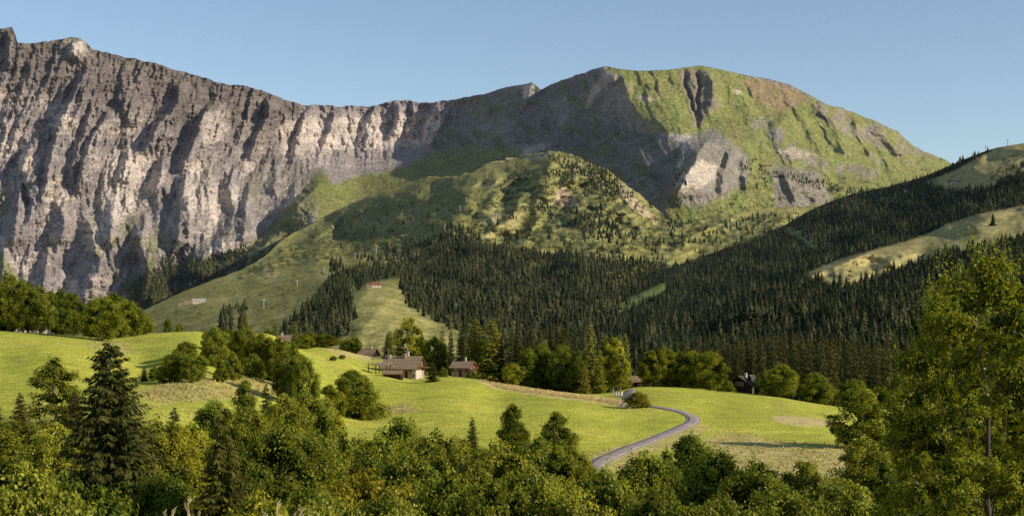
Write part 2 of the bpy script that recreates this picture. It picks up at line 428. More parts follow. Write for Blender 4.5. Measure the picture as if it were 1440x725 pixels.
    for gx, L_, A_ in ((1044, 60, 14), (1092, 95, 22), (1150, 50, 26), (1203, 80, 24)):
        cy = float(np.interp(gx, [c[0] for c in MASSIF_CREST], [c[1] for c in MASSIF_CREST]))
        d = d - R([(gx, cy + 14), (gx + L_ * .35, cy + 14 + L_ * .5), (gx + L_ * .6, cy + 14 + L_)], A_, 10, 7)
    # the summit: shoulder, two gullies, lower buttress with the pale wall
    d = d + R([(850, 93), (868, 118), (884, 140), (900, 165), (908, 185)], 60, 26, 60)
    d = d + R([(876, 104), (880, 122)], 24, 6, 14)
    for g0 in ([(962, 96), (964, 118), (971, 140), (978, 170), (982, 180)], [(980, 98), (982, 120), (982, 150), (980, 178)]):
        d = d - R(g0, 34, 4.5, 4)
    d = d + R([(988, 94), (1003, 118), (1002, 135), (996, 160)], 34, 12, 30)
    d = d + R([(1008, 180), (990, 205), (975, 232), (958, 262), (945, 285)], 130, 30, 60)
    d = d + R([(1030, 205), (1018, 240), (1016, 275)], 40, 9, 24)
    d = d + R([(1046, 215), (1046, 245), (1050, 270)], 34, 8, 22)
    d = d + R([(1112, 150), (1090, 185), (1108, 215), (1130, 245)], 34, 16, 34)
    d = d + R([(1150, 140), (1160, 165), (1178, 200), (1196, 225)], 48, 14, 36)
    d = d + R([(1195, 158), (1206, 180), (1222, 205), (1240, 230)], 44, 12, 34)
    d = d + R([(1232, 172), (1240, 190), (1262, 212), (1282, 232)], 44, 12, 30)
    d = d + R([(1100, 236), (1110, 262), (1120, 290)], 34, 10, 22) + R([(1128, 240), (1136, 268), (1150, 292)], 34, 10, 24)
    return d * k

def crest_rough(px):
    rocky = 1 - 0.75 * sstep(850, 880, px) * (1 - sstep(1130, 1150, px))
    return rocky * (2.6 * fbm(px / 14.0, px * 0 + 3.3, 4) - 1.3 * np.clip(ridged(px / 9.0, px * 0 + 8.1, 2) - 0.6, 0, 1))

massif = Sheet('mountain', MASSIF_PTS, MASSIF_CREST, 480, -160, 1560, 1.3, 340, massif_disp, 2e-3, crest_rough,
               (60, 200, 500, 1500), (40, 160, 420, 1100))

def mixc(c, k, w):
    return c + (np.array(k) - c) * np.clip(w, 0, 1)[..., None]

def massif_colour(s):
    PX, PY = s.PX, s.PY
    n1 = fbm(PX / 55, PY / 55, 4); n2 = fbm((PX + 0.35 * PY) / 10, PY / 30 + 4, 4); n3 = fbm(PX / 30 + 5, PY / 6, 3)
    cr = np.repeat(s.crest[None], s.rows, 0)
    c = np.zeros(PX.shape + (3,)) + np.array((0.300, 0.252, 0.238))
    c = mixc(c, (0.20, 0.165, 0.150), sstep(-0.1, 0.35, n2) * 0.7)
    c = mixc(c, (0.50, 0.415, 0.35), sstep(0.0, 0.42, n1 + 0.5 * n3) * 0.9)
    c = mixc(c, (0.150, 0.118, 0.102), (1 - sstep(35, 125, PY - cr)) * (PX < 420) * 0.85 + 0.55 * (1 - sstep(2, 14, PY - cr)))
    def steep():
        Pn = np.stack([s.X, s.Y, s.Z], -1); du = np.gradient(Pn, axis=1); dv = np.gradient(Pn, axis=0)
        nn_ = np.cross(du, dv); return np.abs(nn_[..., 2]) / (np.linalg.norm(nn_, axis=-1) + 1e-9)
    nz = steep()
    P = lambda poly, w=5, sc=14.0: soft(PX, PY, poly, w, sc)
    for poly in ([(138, 270), (155, 215), (185, 205), (200, 240), (190, 290), (170, 320), (145, 315)], [(255, 245), (266, 240), (285, 285), (270, 300), (250, 290)], [(290, 270), (350, 262), (352, 290), (300, 300)],
                 [(285, 165), (318, 150), (322, 190), (300, 205), (282, 200)], [(388, 185), (402, 170), (430, 215), (400, 225)], [(395, 168), (620, 158), (610, 205), (470, 212), (420, 205)], [(92, 60), (118, 56), (128, 68), (98, 82)]):
        c = mixc(c, (0.52, 0.435, 0.375), P(poly, 9) * (0.75 + 0.6 * n2))
    scree = P([(465, 212), (600, 205), (640, 205), (590, 236), (500, 246), (480, 270), (455, 262)], 4)
    c = mixc(c, (0.27, 0.225, 0.205), scree * 0.9)
    grass = np.array((0.195, 0.210, 0.060)); heath = np.array((0.215, 0.185, 0.074))
    gmix = grass + (heath - grass) * np.clip(0.35 + 0.8 * fbm(PX / 35, PY / 35 + 9, 3), 0, 1)[..., None]
    def green(w, k=1.0):
        nonlocal c
        c = c + (gmix * k - c) * np.clip(w, 0, 1)[..., None]
    green(P([(445, 300), (455, 245), (470, 262), (500, 246), (560, 238), (600, 218), (650, 210), (760, 212), (760, 300), (450, 420)], 5), 0.95)
    green(P([(450, 236), (468, 262), (440, 300), (420, 320), (390, 345), (350, 400), (270, 430), (300, 385), (360, 335), (405, 290), (436, 256)], 5) * 0.95, 0.85)
    green(P([(-160, 350), (0, 355), (20, 380), (40, 420), (-160, 480)], 5) * 0.8)
    green(P([(150, 330), (180, 310), (215, 350), (225, 390), (190, 385), (165, 365)], 9) * sstep(-0.15, 0.2, n2) * 0.8, 0.8)
    green(P([(175, 395), (235, 372), (345, 350), (345, 480), (175, 480)], 6), 0.45)
    green((PX < 430) * sstep(0.22, 0.5, fbm((PX + .38 * PY) / 26, PY / 60 + 30, 3)) * sstep(200, 330, PY) * 0.7, 0.8)
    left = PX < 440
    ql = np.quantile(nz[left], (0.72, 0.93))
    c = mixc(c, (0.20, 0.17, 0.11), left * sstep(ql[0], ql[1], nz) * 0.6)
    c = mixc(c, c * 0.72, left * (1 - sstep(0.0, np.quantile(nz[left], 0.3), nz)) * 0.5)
    # back wall below the summit: scree and thin turf, its cast shadow painted dark
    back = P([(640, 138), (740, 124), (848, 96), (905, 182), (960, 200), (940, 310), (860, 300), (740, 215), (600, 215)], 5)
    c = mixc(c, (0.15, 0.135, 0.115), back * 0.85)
    green(back * sstep(-0.05, 0.35, fbm((PX + PY) / 40, (PY - PX) / 22, 3)) * 0.8, 0.6)
    c = mixc(c, (0.42, 0.35, 0.30), P([(728, 226), (740, 208), (762, 200), (775, 203), (752, 216), (745, 226)], 4) * 0.8)
    green(P([(600, 214), (660, 206), (735, 205), (735, 222), (690, 235), (600, 245)], 4) * sstep(-.3, .1, n2), 0.9)
    green(P([(790, 240), (815, 215), (850, 200), (870, 205), (835, 225), (815, 245)], 5) * 0.7, 0.7)
    # grass of the summit
    sm = P([(850, 96), (870, 93), (990, 86), (1340, 200), (1700, 300), (1700, 480), (930, 480), (935, 300), (975, 190), (908, 186), (884, 142)], 3)
    green(sm, 1.0)
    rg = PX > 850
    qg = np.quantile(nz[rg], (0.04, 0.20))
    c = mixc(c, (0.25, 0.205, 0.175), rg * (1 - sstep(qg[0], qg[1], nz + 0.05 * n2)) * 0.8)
    c = mixc(c, (0.10, 0.12, 0.045), rg * sstep(0.12, 0.35, fbm(PX / 14 + 60, PY / 9, 4)) * sstep(150, 230, PY) * 0.55)
    c = mixc(c, (0.25, 0.165, 0.105), P([(1040, 108), (1115, 122), (1140, 140), (1100, 160), (1060, 140)], 8) * 0.7)
    c = mixc(c, (0.22, 0.17, 0.135), P([(955, 98), (1000, 100), (1005, 130), (1012, 150), (995, 160), (985, 180), (975, 178), (966, 140)], 4) * 0.75)
    c = mixc(c, (0.25, 0.195, 0.17), P([(1130, 135), (1260, 182), (1320, 222), (1250, 214), (1190, 190), (1150, 165)], 8) * sstep(-0.25, 0.15, n2) * 0.85)
    c = mixc(c, (0.235, 0.195, 0.18), P([(1045, 170), (1080, 165), (1130, 215), (1160, 225), (1240, 238), (1230, 252), (1160, 240), (1100, 225)], 8) * sstep(-0.2, 0.2, n2) * 0.85)
    c = mixc(c, (0.235, 0.19, 0.17), P([(1082, 232), (1150, 240), (1175, 290), (1090, 296)], 5) * 0.75)
    pale = P([(950, 250), (985, 225), (1010, 232), (1006, 250), (975, 270), (955, 275)], 4)
    c = mixc(c, (0.24, 0.205, 0.185), P([(965, 195), (1000, 180), (1030, 200), (1055, 220), (1050, 260), (1010, 275), (990, 292), (945, 288), (960, 240)], 6) * 0.8)
    c = mixc(c, (0.52, 0.43, 0.345), pale * 0.8)
    c = mixc(c, (0.42, 0.33, 0.27), P([(834, 122), (848, 100), (878, 106), (850, 120), (825, 155), (822, 148)], 3) * 0.7)
    c = mixc(c, (0.52, 0.43, 0.34), P([(735, 122), (750, 116), (752, 132), (736, 140)], 3) * 0.7)
    for poly in ([(890, 132), (925, 140), (905, 145)], [(1090, 212), (1120, 208), (1150, 218), (1110, 224)], [(1032, 125), (1048, 130), (1034, 132)]):
        c = mixc(c, (0.46, 0.37, 0.27), P(poly, 4) * 0.8)
    return c * (1.38 + 0.3 * n1)[..., None]

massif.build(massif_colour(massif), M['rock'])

# ---- the alp: pasture and forest slopes below the cliffs
ALP_CREST = [(-200, 520), (0, 490), (100, 470), (200, 437), (260, 408), (300, 393), (335, 381), (370, 362), (400, 334), (430, 318), (470, 297), (520, 275), (570, 258), (605, 249), (630, 247), (660, 241), (690, 227),
             (730, 222), (752, 215), (775, 211), (800, 216), (830, 226), (850, 236), (870, 247), (905, 275), (935, 305), (960, 309), (1000, 301), (1050, 298), (1100, 290), (1250, 285), (1400, 300)]
ALP_PTS = [(-200, 530, 1700), (0, 490, 1900), (100, 470, 2100), (200, 437, 2400), (260, 408, 2700), (335, 381, 3100), (400, 334, 4250), (470, 297, 5000), (520, 275, 4950), (605, 249, 4900), (660, 241, 4650), (730, 222, 4500), (775, 211, 4350), (800, 216, 4350),
           (870, 247, 4150), (935, 305, 3600), (1050, 298, 3900), (1250, 285, 4300),
           (250, 445, 2000), (330, 420, 2150), (400, 400, 2250), (450, 370, 2750), (420, 350, 3900), (500, 360, 3050), (600, 335, 2950), (700, 305, 3250), (700, 260, 4000), (650, 285, 3650), (560, 300, 4250), (480, 330, 4500), (800, 260, 3750), (800, 300, 3150), (800, 340, 2600),
           (870, 310, 3200), (900, 350, 2700), (960, 340, 2950), (1050, 330, 3300), (850, 380, 2100), (700, 380, 2150), (600, 385, 2100), (750, 430, 1700), (850, 450, 1600), (900, 440, 1750), (1000, 400, 2300),
           (545, 400, 1750), (515, 412, 1550), (500, 460, 1150), (560, 440, 1280), (620, 455, 1250), (650, 468, 1180), (430, 450, 1350), (400, 480, 1150), (300, 470, 1450), (700, 470, 1300), (850, 490, 1250),
           (500, 540, 850), (700, 560, 900), (900, 560, 900), (300, 540, 950), (0, 560, 1100)]

def alp_disp(PX, PY, D):
    cr = np.interp(PX, [c[0] for c in ALP_CREST], [c[1] for c in ALP_CREST])
    low = sstep(380, 400, PY)
    e = sstep(0, 25, PY - cr)
    d = (-190 * (ridged((PX + 0.8 * PY) / 80, PY / 60, 2) - 0.5) - 100 * fbm(PX / 38, PY / 17, 3) - 18 * fbm(PX / 10, PY / 6, 3)) * (1 - 0.72 * low) * (0.4 + 0.6 * e)
    R = lambda *a: rib(PX, PY, *a)
    d = d + R([(690, 226), (676, 245), (668, 262), (655, 290), (640, 325), (620, 355)], 220, 60, 90)
    d = d + R([(790, 213), (772, 240), (765, 262), (752, 290)], 200, 34, 70)
    d = d + R([(845, 232), (838, 255), (850, 285), (880, 318)], 170, 26, 60)
    d = d + R([(735, 222), (742, 250), (728, 285), (712, 320)], 170, 26, 60) + R([(815, 222), (806, 255), (818, 300), (812, 330)], 170, 24, 60) + R([(872, 258), (884, 290), (905, 330), (915, 350)], 170, 24, 50) + R([(600, 262), (570, 290), (545, 320)], 120, 30, 60) + R([(700, 262), (690, 300), (702, 335)], 140, 22, 50)
    d = d + R([(630, 247), (560, 272), (500, 300), (440, 335), (410, 350)], 60, 26, 40)
    d = d + R([(560, 394), (520, 402), (505, 425), (500, 470)], 30, 18, 60)
    return d * D / 3500.0

alp = Sheet('alpine_slope', ALP_PTS, ALP_CREST, 600, -200, 1300, 2.0, 240, alp_disp, 2e-3, lambda p: (9 * fbm(p / 36.0, p * 0 + 1.7, 4) + 2.0) * sstep(560, 640, p) + 1.6 * fbm(p / 12.0, p * 0 + 7.7, 3), (30, 120, 350), (10, 80, 300))

def alp_colour(s):
    PX, PY = s.PX, s.PY
    n1 = fbm(PX / 40, PY / 18, 4); n2 = fbm(PX / 9, PY / 5, 4)
    g = np.array((0.25, 0.228, 0.076)); h = np.array((0.30, 0.25, 0.105)); dk = np.array((0.095, 0.105, 0.042))
    c = np.zeros(PX.shape + (3,)) + g
    c = mixc(c, h, sstep(-0.1, 0.5, n1) * 0.7)
    P = lambda poly, w=5, sc=14.0: soft(PX, PY, poly, w, sc)
    scrub = np.maximum(P([(320, 400), (400, 345), (470, 320), (520, 330), (600, 335), (620, 360), (470, 362), (400, 376)], 6), P([(700, 260), (760, 240), (830, 225), (930, 300), (1050, 305), (1200, 300), (1200, 360), (950, 350), (900, 365), (700, 345), (640, 330)], 6))
    c = mixc(c, dk, scrub * sstep(-0.15, 0.25, n2 + 0.4 * n1) * 0.85)
    c = mixc(c, dk, P([(420, 322), (520, 278), (610, 252), (660, 246), (650, 290), (630, 325), (480, 345), (400, 350)], 4) * 0.5)  # shadow on the ridge's left face, painted into the pasture colour
    for poly in ([(775, 285), (790, 262), (808, 275), (815, 290), (790, 292)], [(862, 255), (880, 262), (915, 300), (925, 315), (900, 300), (880, 285)], [(800, 245), (818, 228), (822, 232), (806, 246)], [(735, 222), (775, 212), (785, 214), (752, 226)]):
        c = mixc(c, (0.40, 0.30, 0.20), P(poly, 3) * 0.85)
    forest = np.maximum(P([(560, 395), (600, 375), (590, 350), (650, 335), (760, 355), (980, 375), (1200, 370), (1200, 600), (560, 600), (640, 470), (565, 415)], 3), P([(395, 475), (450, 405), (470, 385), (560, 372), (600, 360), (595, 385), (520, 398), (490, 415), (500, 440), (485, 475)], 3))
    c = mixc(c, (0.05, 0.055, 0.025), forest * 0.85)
    c = mixc(c, (0.33, 0.29, 0.10), P([(480, 480), (500, 430), (520, 405), (590, 395), (565, 425), (600, 445), (645, 465), (640, 500)], 3) * 0.8)
    c = mixc(c, (0.40, 0.33, 0.15), P([(660, 300), (700, 290), (735, 300), (720, 330), (670, 335), (690, 320)], 5) * 0.5)
    c = c * (1.0 - 0.3 * sstep(0.1, 0.5, n2))[..., None]
    return c * (1.15 + 0.3 * n1)[..., None]

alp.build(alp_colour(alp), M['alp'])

# ---- the wooded hill on the right
HILL_CREST = [(740, 520), (800, 472), (830, 442), (860, 412), (900, 390), (950, 374), (1000, 356), (1050, 336), (1100, 318), (1150, 290), (1200, 272), (1250, 262), (1300, 248), (1340, 231), (1380, 214), (1400, 208), (1440, 201), (1520, 192), (1700, 186)]
HILL_PTS = [(740, 520, 1150), (800, 472, 1500), (830, 442, 1750), (900, 390, 2150), (950, 374, 2350), (1050, 336, 2700), (1150, 290, 2900), (1200, 272, 2900), (1300, 248, 2750), (1380, 214, 2650), (1440, 201, 2550), (1700, 186, 2400),
            (1440, 245, 2150), (1300, 275, 2450), (1440, 290, 1850), (1300, 330, 1900), (1180, 370, 1850), (1100, 395, 1750), (1000, 420, 1700), (1440, 335, 1500), (1330, 355, 1500), (1200, 400, 1420), (1100, 440, 1300), (950, 450, 1450), (880, 450, 1550),
            (1440, 420, 1000), (1300, 430, 1020), (1150, 470, 950), (1000, 500, 950), (900, 490, 1050), (830, 500, 1200), (1440, 520, 650), (1200, 520, 680), (1000, 540, 750), (800, 560, 900), (1700, 420, 950), (1700, 280, 1900), (1700, 560, 620)]
M1 = [(1128, 386), (1180, 365), (1225, 352), (1265, 343), (1300, 330), (1340, 312), (1380, 300), (1440, 288), (1600, 280), (1600, 330), (1440, 332), (1390, 345), (1330, 355), (1280, 372), (1225, 390), (1190, 402), (1170, 398)]
M2 = [(1298, 257), (1340, 241), (1375, 222), (1400, 209), (1440, 199), (1600, 185), (1600, 240), (1440, 246), (1420, 252), (1392, 263), (1340, 268)]
M4 = [(1005, 340), (1060, 322), (1080, 330), (1030, 346)]
M3 = [(795, 462), (840, 438), (880, 420), (935, 398), (935, 408), (880, 436), (850, 448), (815, 470)]

def hill_disp(PX, PY, D):
    R = lambda *a: rib(PX, PY, *a)
    d = -90 * (ridged((PX + 1.3 * PY) / 120, PY / 60, 2) - 0.5) - 40 * fbm(PX / 40, PY / 20, 3) - 4 * fbm(PX / 9, PY / 5, 3)
    d = d + R([(1290, 330), (1220, 355), (1150, 385), (1080, 420), (1020, 470)], 300, 60, 90)
    return d * D / 2000.0

hill = Sheet('wooded_hill', HILL_PTS, HILL_CREST, 640, 740, 1700, 2.2, 200, hill_disp, 2e-3, lambda p: 0.8 * fbm(p / 20.0, p * 0 + 4.7, 3), (40, 140, 400), (14, 70, 260))

def hill_colour(s):
    PX, PY = s.PX, s.PY
    n1 = fbm(PX / 40, PY / 16, 4); n2 = fbm(PX / 8, PY / 3.5, 4)
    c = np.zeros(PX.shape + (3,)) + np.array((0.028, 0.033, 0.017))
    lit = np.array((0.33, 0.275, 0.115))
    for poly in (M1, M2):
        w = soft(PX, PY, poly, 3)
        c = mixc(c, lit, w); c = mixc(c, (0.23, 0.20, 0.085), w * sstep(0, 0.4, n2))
    c = mixc(c, (0.15, 0.17, 0.055), np.maximum(soft(PX, PY, M3, 3), soft(PX, PY, M4, 3)))  # meadows in shadow, painted a darker green than the lit ones
    c = mixc(c, (0.10, 0.12, 0.05), soft(PX, PY, [(1100, 320), (1130, 318), (1170, 345), (1150, 350)], 5))
    return c * (1.2 + 0.35 * n1)[..., None]

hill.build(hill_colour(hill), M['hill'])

# ---- the meadow bench in front
MEADOW_PTS = [(-150, 560, 195), (0, 558, 195), (0, 510, 255), (0, 465, 335), (-150, 455, 330), (200, 566, 205), (200, 520, 275), (205, 472, 345), (280, 466, 372), (340, 492, 345),
              (350, 560, 240), (430, 500, 400), (460, 507, 400), (385, 492, 480), (440, 492, 474), (520, 521, 400), (480, 492, 465), (500, 605, 235), (550, 550, 335), (570, 528, 415), (500, 497, 460), (523, 501, 455), (545, 506, 448), (620, 528, 425), (655, 530, 415),
              (700, 618, 222), (700, 560, 330), (720, 541, 392), (800, 552, 380), (830, 650, 192), (900, 590, 275), (870, 558, 360), (890, 545, 408),
              (1000, 640, 206), (1000, 590, 280), (1000, 549, 410), (1100, 602, 262), (1100, 559, 405), (1205, 625, 232), (1280, 650, 205), (1280, 577, 400), (1440, 595, 385), (1600, 612, 370)]
def _mp():
    P, Vv = [], []
    for px, py, d in MEADOW_PTS: P.append((px / 100.0, math.log(d) * 2.2)); Vv.append((HY - py) / F * d)
    for px in (-250, 300, 800, 1300, 1700):
        left = 1 - min(max((px - 100) / 500.0, 0), 1)
        for d, z in ((5, -2.1), (12, -3.6), (26, -7.6), (50, -13.0), (100, -19.5 + 3.5 * left), (140, -21.5 + 7 * left)):
            P.append((px / 100.0, math.log(d) * 2.2)); Vv.append(z)
    for px in (-250, 100, 400, 700, 1000, 1300, 1700):
        back = -22.0 if px > 350 else -9.0
        for d, dz in ((520, -8), (700, -36), (1000, -90)):
            P.append((px / 100.0, math.log(d) * 2.2)); Vv.append(back + dz)
    return TPS(P, Vv, 3e-3)
MT = _mp()
def ground(px, d):
    """height of the meadow bench at bearing px, distance d"""
    px = np.asarray(px, float); d = np.asarray(d, float)
    x = (px - CX) / F * d
    return MT(px / 100.0, np.log(d) * 2.2) + 0.35 * fbm(x / 30, d / 30, 3) * sstep(60, 200, d)
DG = np.exp(np.linspace(math.log(60), math.log(620), 700))
def hit(px, py, fallback=None):
    """distance at which the sight line to (px, py) meets the meadow"""
    z = ground(np.full_like(DG, px), DG); r = (HY - py) / F * DG
    w = np.nonzero(r <= z)[0]
    if len(w) == 0 or w[0] == 0: return fallback
    return float(DG[w[0]])

ROAD_PX = [(828, 668), (838, 655), (850, 646), (875, 635), (905, 623), (935, 611), (957, 602), (970, 596), (976, 591), (972, 585), (958, 579.5), (940, 575.5), (922, 572), (905, 569.5), (892, 566), (884, 561), (884, 555), (887, 550), (887.5, 547.5)]

def build_meadow():
    px = np.arange(-180, 1640, 2.2)
    d = np.exp(np.linspace(math.log(4.5), math.log(1000), 760))
    PX = np.repeat(px[None], len(d), 0); D = np.repeat(d[:, None], len(px), 1)
    Z = ground(PX, D); X = (PX - CX) / F * D
    PY = HY - Z / D * F
    vis = D > 150
    n1 = fbm(X / 22, D / 34, 4); n2 = fbm(X / 3, D / 6, 4); n3 = fbm(X / 60 + 3, D / 9, 3)
    c = np.zeros(PX.shape + (3,)) + np.array((0.338, 0.335, 0.050))
    c = mixc(c, (0.415, 0.375, 0.066), sstep(-0.05, 0.4, n1) * 0.8)
    c = mixc(c, (0.275, 0.27, 0.045), sstep(0.05, 0.45, -n1) * 0.6)
    c = mixc(c, (0.27, 0.275, 0.045), sstep(0.1, 0.5, n2) * 0.5)
    c = mixc(c, (0.28, 0.255, 0.06), sstep(0.05, 0.4, n3) * 0.35)
    mow = np.sin((X * 0.45 + D * 0.9) / 2.6 + 2.5 * fbm(X / 40, D / 40, 2)) * sstep(-.1, .2, fbm(X / 70 + 9, D / 70, 2))
    c = c * (1 + 0.03 * mow)[..., None]
    c = c * (1.45 + 0.3 * n2)[..., None]
    P = lambda poly, w=4, sc=18.0: soft(PX, PY, poly, w, sc) * vis
    straw = np.array((0.66, 0.50, 0.22))
    c = mixc(c, straw, P([(668, 531), (700, 536), (760, 546), (830, 556), (882, 562), (878, 572), (820, 563), (760, 556), (705, 548), (680, 540)], 2) * 0.95)
    c = mixc(c, straw * 0.8, P([(250, 535), (300, 530), (400, 530), (430, 545), (400, 555), (330, 560), (210, 565), (190, 552)], 6) * 0.65)
    c = mixc(c, straw, P([(455, 489), (510, 492), (545, 505), (520, 508), (470, 498)], 3) * 0.75)
    c = mixc(c, straw * 1.02, P([(1085, 584), (1120, 585), (1185, 591), (1190, 600), (1120, 598), (1090, 592)], 2) * 0.95)
    c = mixc(c, (0.58, 0.45, 0.19), P([(985, 618), (1030, 608), (1100, 620), (1190, 628), (1330, 640), (1330, 700), (960, 690), (1010, 640)], 6) * (0.65 + 0.35 * sstep(-0.2, 0.3, n2)))
    c = mixc(c, straw * 0.9, P([(830, 640), (850, 632), (930, 608), (985, 596), (1000, 600), (960, 625), (900, 640), (870, 670), (810, 670), (815, 640)], 3) * 0.6)
    c = mixc(c, (0.40, 0.36, 0.08), P([(1080, 560), (1100, 562), (1115, 580), (1085, 580)], 4) * 0.5)
    c = mixc(c, straw * 0.8, P([(540, 572), (575, 568), (590, 578), (560, 582)], 3) * 0.7)
    c = mixc(c, straw * 0.8, P([(130, 476), (175, 482), (190, 500), (120, 488)], 4) * 0.4)
    c = mixc(c, (0.045, 0.050, 0.020), 1 - sstep(150, 185, D))                # litter under the near trees, darkened to carry their shade
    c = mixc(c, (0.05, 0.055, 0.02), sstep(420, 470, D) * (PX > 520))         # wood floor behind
    r, q = PX.shape
    V = np.stack([X, D, Z], -1).reshape(-1, 3); idx = np.arange(r * q).reshape(r, q)
    Q = np.stack([idx[:-1, :-1], idx[:-1, 1:], idx[1:, 1:], idx[1:, :-1]], -1).reshape(-1, 4)
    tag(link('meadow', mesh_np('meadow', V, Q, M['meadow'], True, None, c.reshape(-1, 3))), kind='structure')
build_meadow()

# the plain under everything, out to the horizon
g = MB().poly([(-40000, -2000, -900), (40000, -2000, -900), (40000, 60000, -900), (-40000, 60000, -900)])
gm = mat_noise('valley_ground', (0.05, 0.06, 0.03), (0.09, 0.1, 0.04), 0.002)
tag(g.build('ground', gm), kind='structure')

def spline(P, n):
    P = np.array(P, float); out = []
    for i in range(len(P) - 1):
        p0 = P[max(i - 1, 0)]; p1 = P[i]; p2 = P[i + 1]; p3 = P[min(i + 2, len(P) - 1)]
        for t in np.arange(n) / n:
            out.append(0.5 * ((2 * p1) + (-p0 + p2) * t + (2 * p0 - 5 * p1 + 4 * p2 - p3) * t * t + (-p0 + 3 * p1 - 3 * p2 + p3) * t ** 3))
    out.append(P[-1]); return np.array(out)

def build_road():
    c = []
    for px, py in ROAD_PX:
        d = hit(px, py, 400); c.append(((px - CX) / F * d, d))
    c = spline(c, 8)
    # smooth
    for _ in range(6): c[1:-1] = 0.25 * c[:-2] + 0.5 * c[1:-1] + 0.25 * c[2:]
    t = np.gradient(c, axis=0); t /= np.linalg.norm(t, axis=1)[:, None] + 1e-9
    nrm = np.stack([-t[:, 1], t[:, 0]], 1)
    def strip(name, offs, hz, mat):
        rows = []
        for o, h in zip(offs, hz):
            p = c + nrm * o
            z = ground(p[:, 0] / p[:, 1] * F + CX, p[:, 1])
            rows.append(np.stack([p[:, 0], p[:, 1], z + h], 1))
        V = np.stack(rows, 1); n, k = V.shape[:2]; idx = np.arange(n * k).reshape(n, k)
        Q = np.stack([idx[:-1, :-1], idx[:-1, 1:], idx[1:, 1:], idx[1:, :-1]], -1).reshape(-1, 4)
        tag(link(name, mesh_np(name, V.reshape(-1, 3), Q, mat, True)), kind='structure')
    strip('road', (-1.15, -1.1, -0.6, 0, 0.6, 1.1, 1.15), (-0.1, 0.10, 0.14, 0.16, 0.14, 0.10, -0.1), M['asphalt'])
    for sgn in (-1, 1):
        strip('road_verge', (sgn * 1.07, sgn * 1.13, sgn * 1.35, sgn * 1.5), (0.02, 0.11, 0.10, -0.1), M['gravel'])
    return c
ROAD = build_road()

# ------------------------------------------------------------------ plants
def leaf_quads(C, Nn, S, asp=0.62):
    """diamond leaves at C with normals Nn and sizes S"""
    n = len(C)
    r = RNG.normal(size=(n, 3)); t = np.cross(Nn, r); t /= np.linalg.norm(t, axis=1)[:, None] + 1e-9
    b = np.cross(Nn, t)
    S = S[:, None]
    V = np.stack([C - t * S * .5, C + b * S * asp * .5, C + t * S * .5, C - b * S * asp * .5], 1)
    return V.reshape(-1, 3), np.arange(n * 4).reshape(n, 4)

def unit(v): return v / (np.linalg.norm(v, axis=-1)[..., None] + 1e-9)

def crown_shape(kind, t):
    if kind == 'round': return np.sqrt(np.clip(1 - (2 * t - 0.94) ** 2 * 0.98, 0, 1))
    if kind == 'oval': return np.clip(np.sin(np.pi * np.clip(t, 0, 1) ** 0.72), 0, 1) ** 0.62
    if kind == 'cone': return np.clip(1 - t, 0, 1) ** 0.62 * sstep(-0.05, 0.16, t)
    if kind == 'bush': return np.sqrt(np.clip(1 - t ** 2, 0, 1))
    return np.ones_like(t)

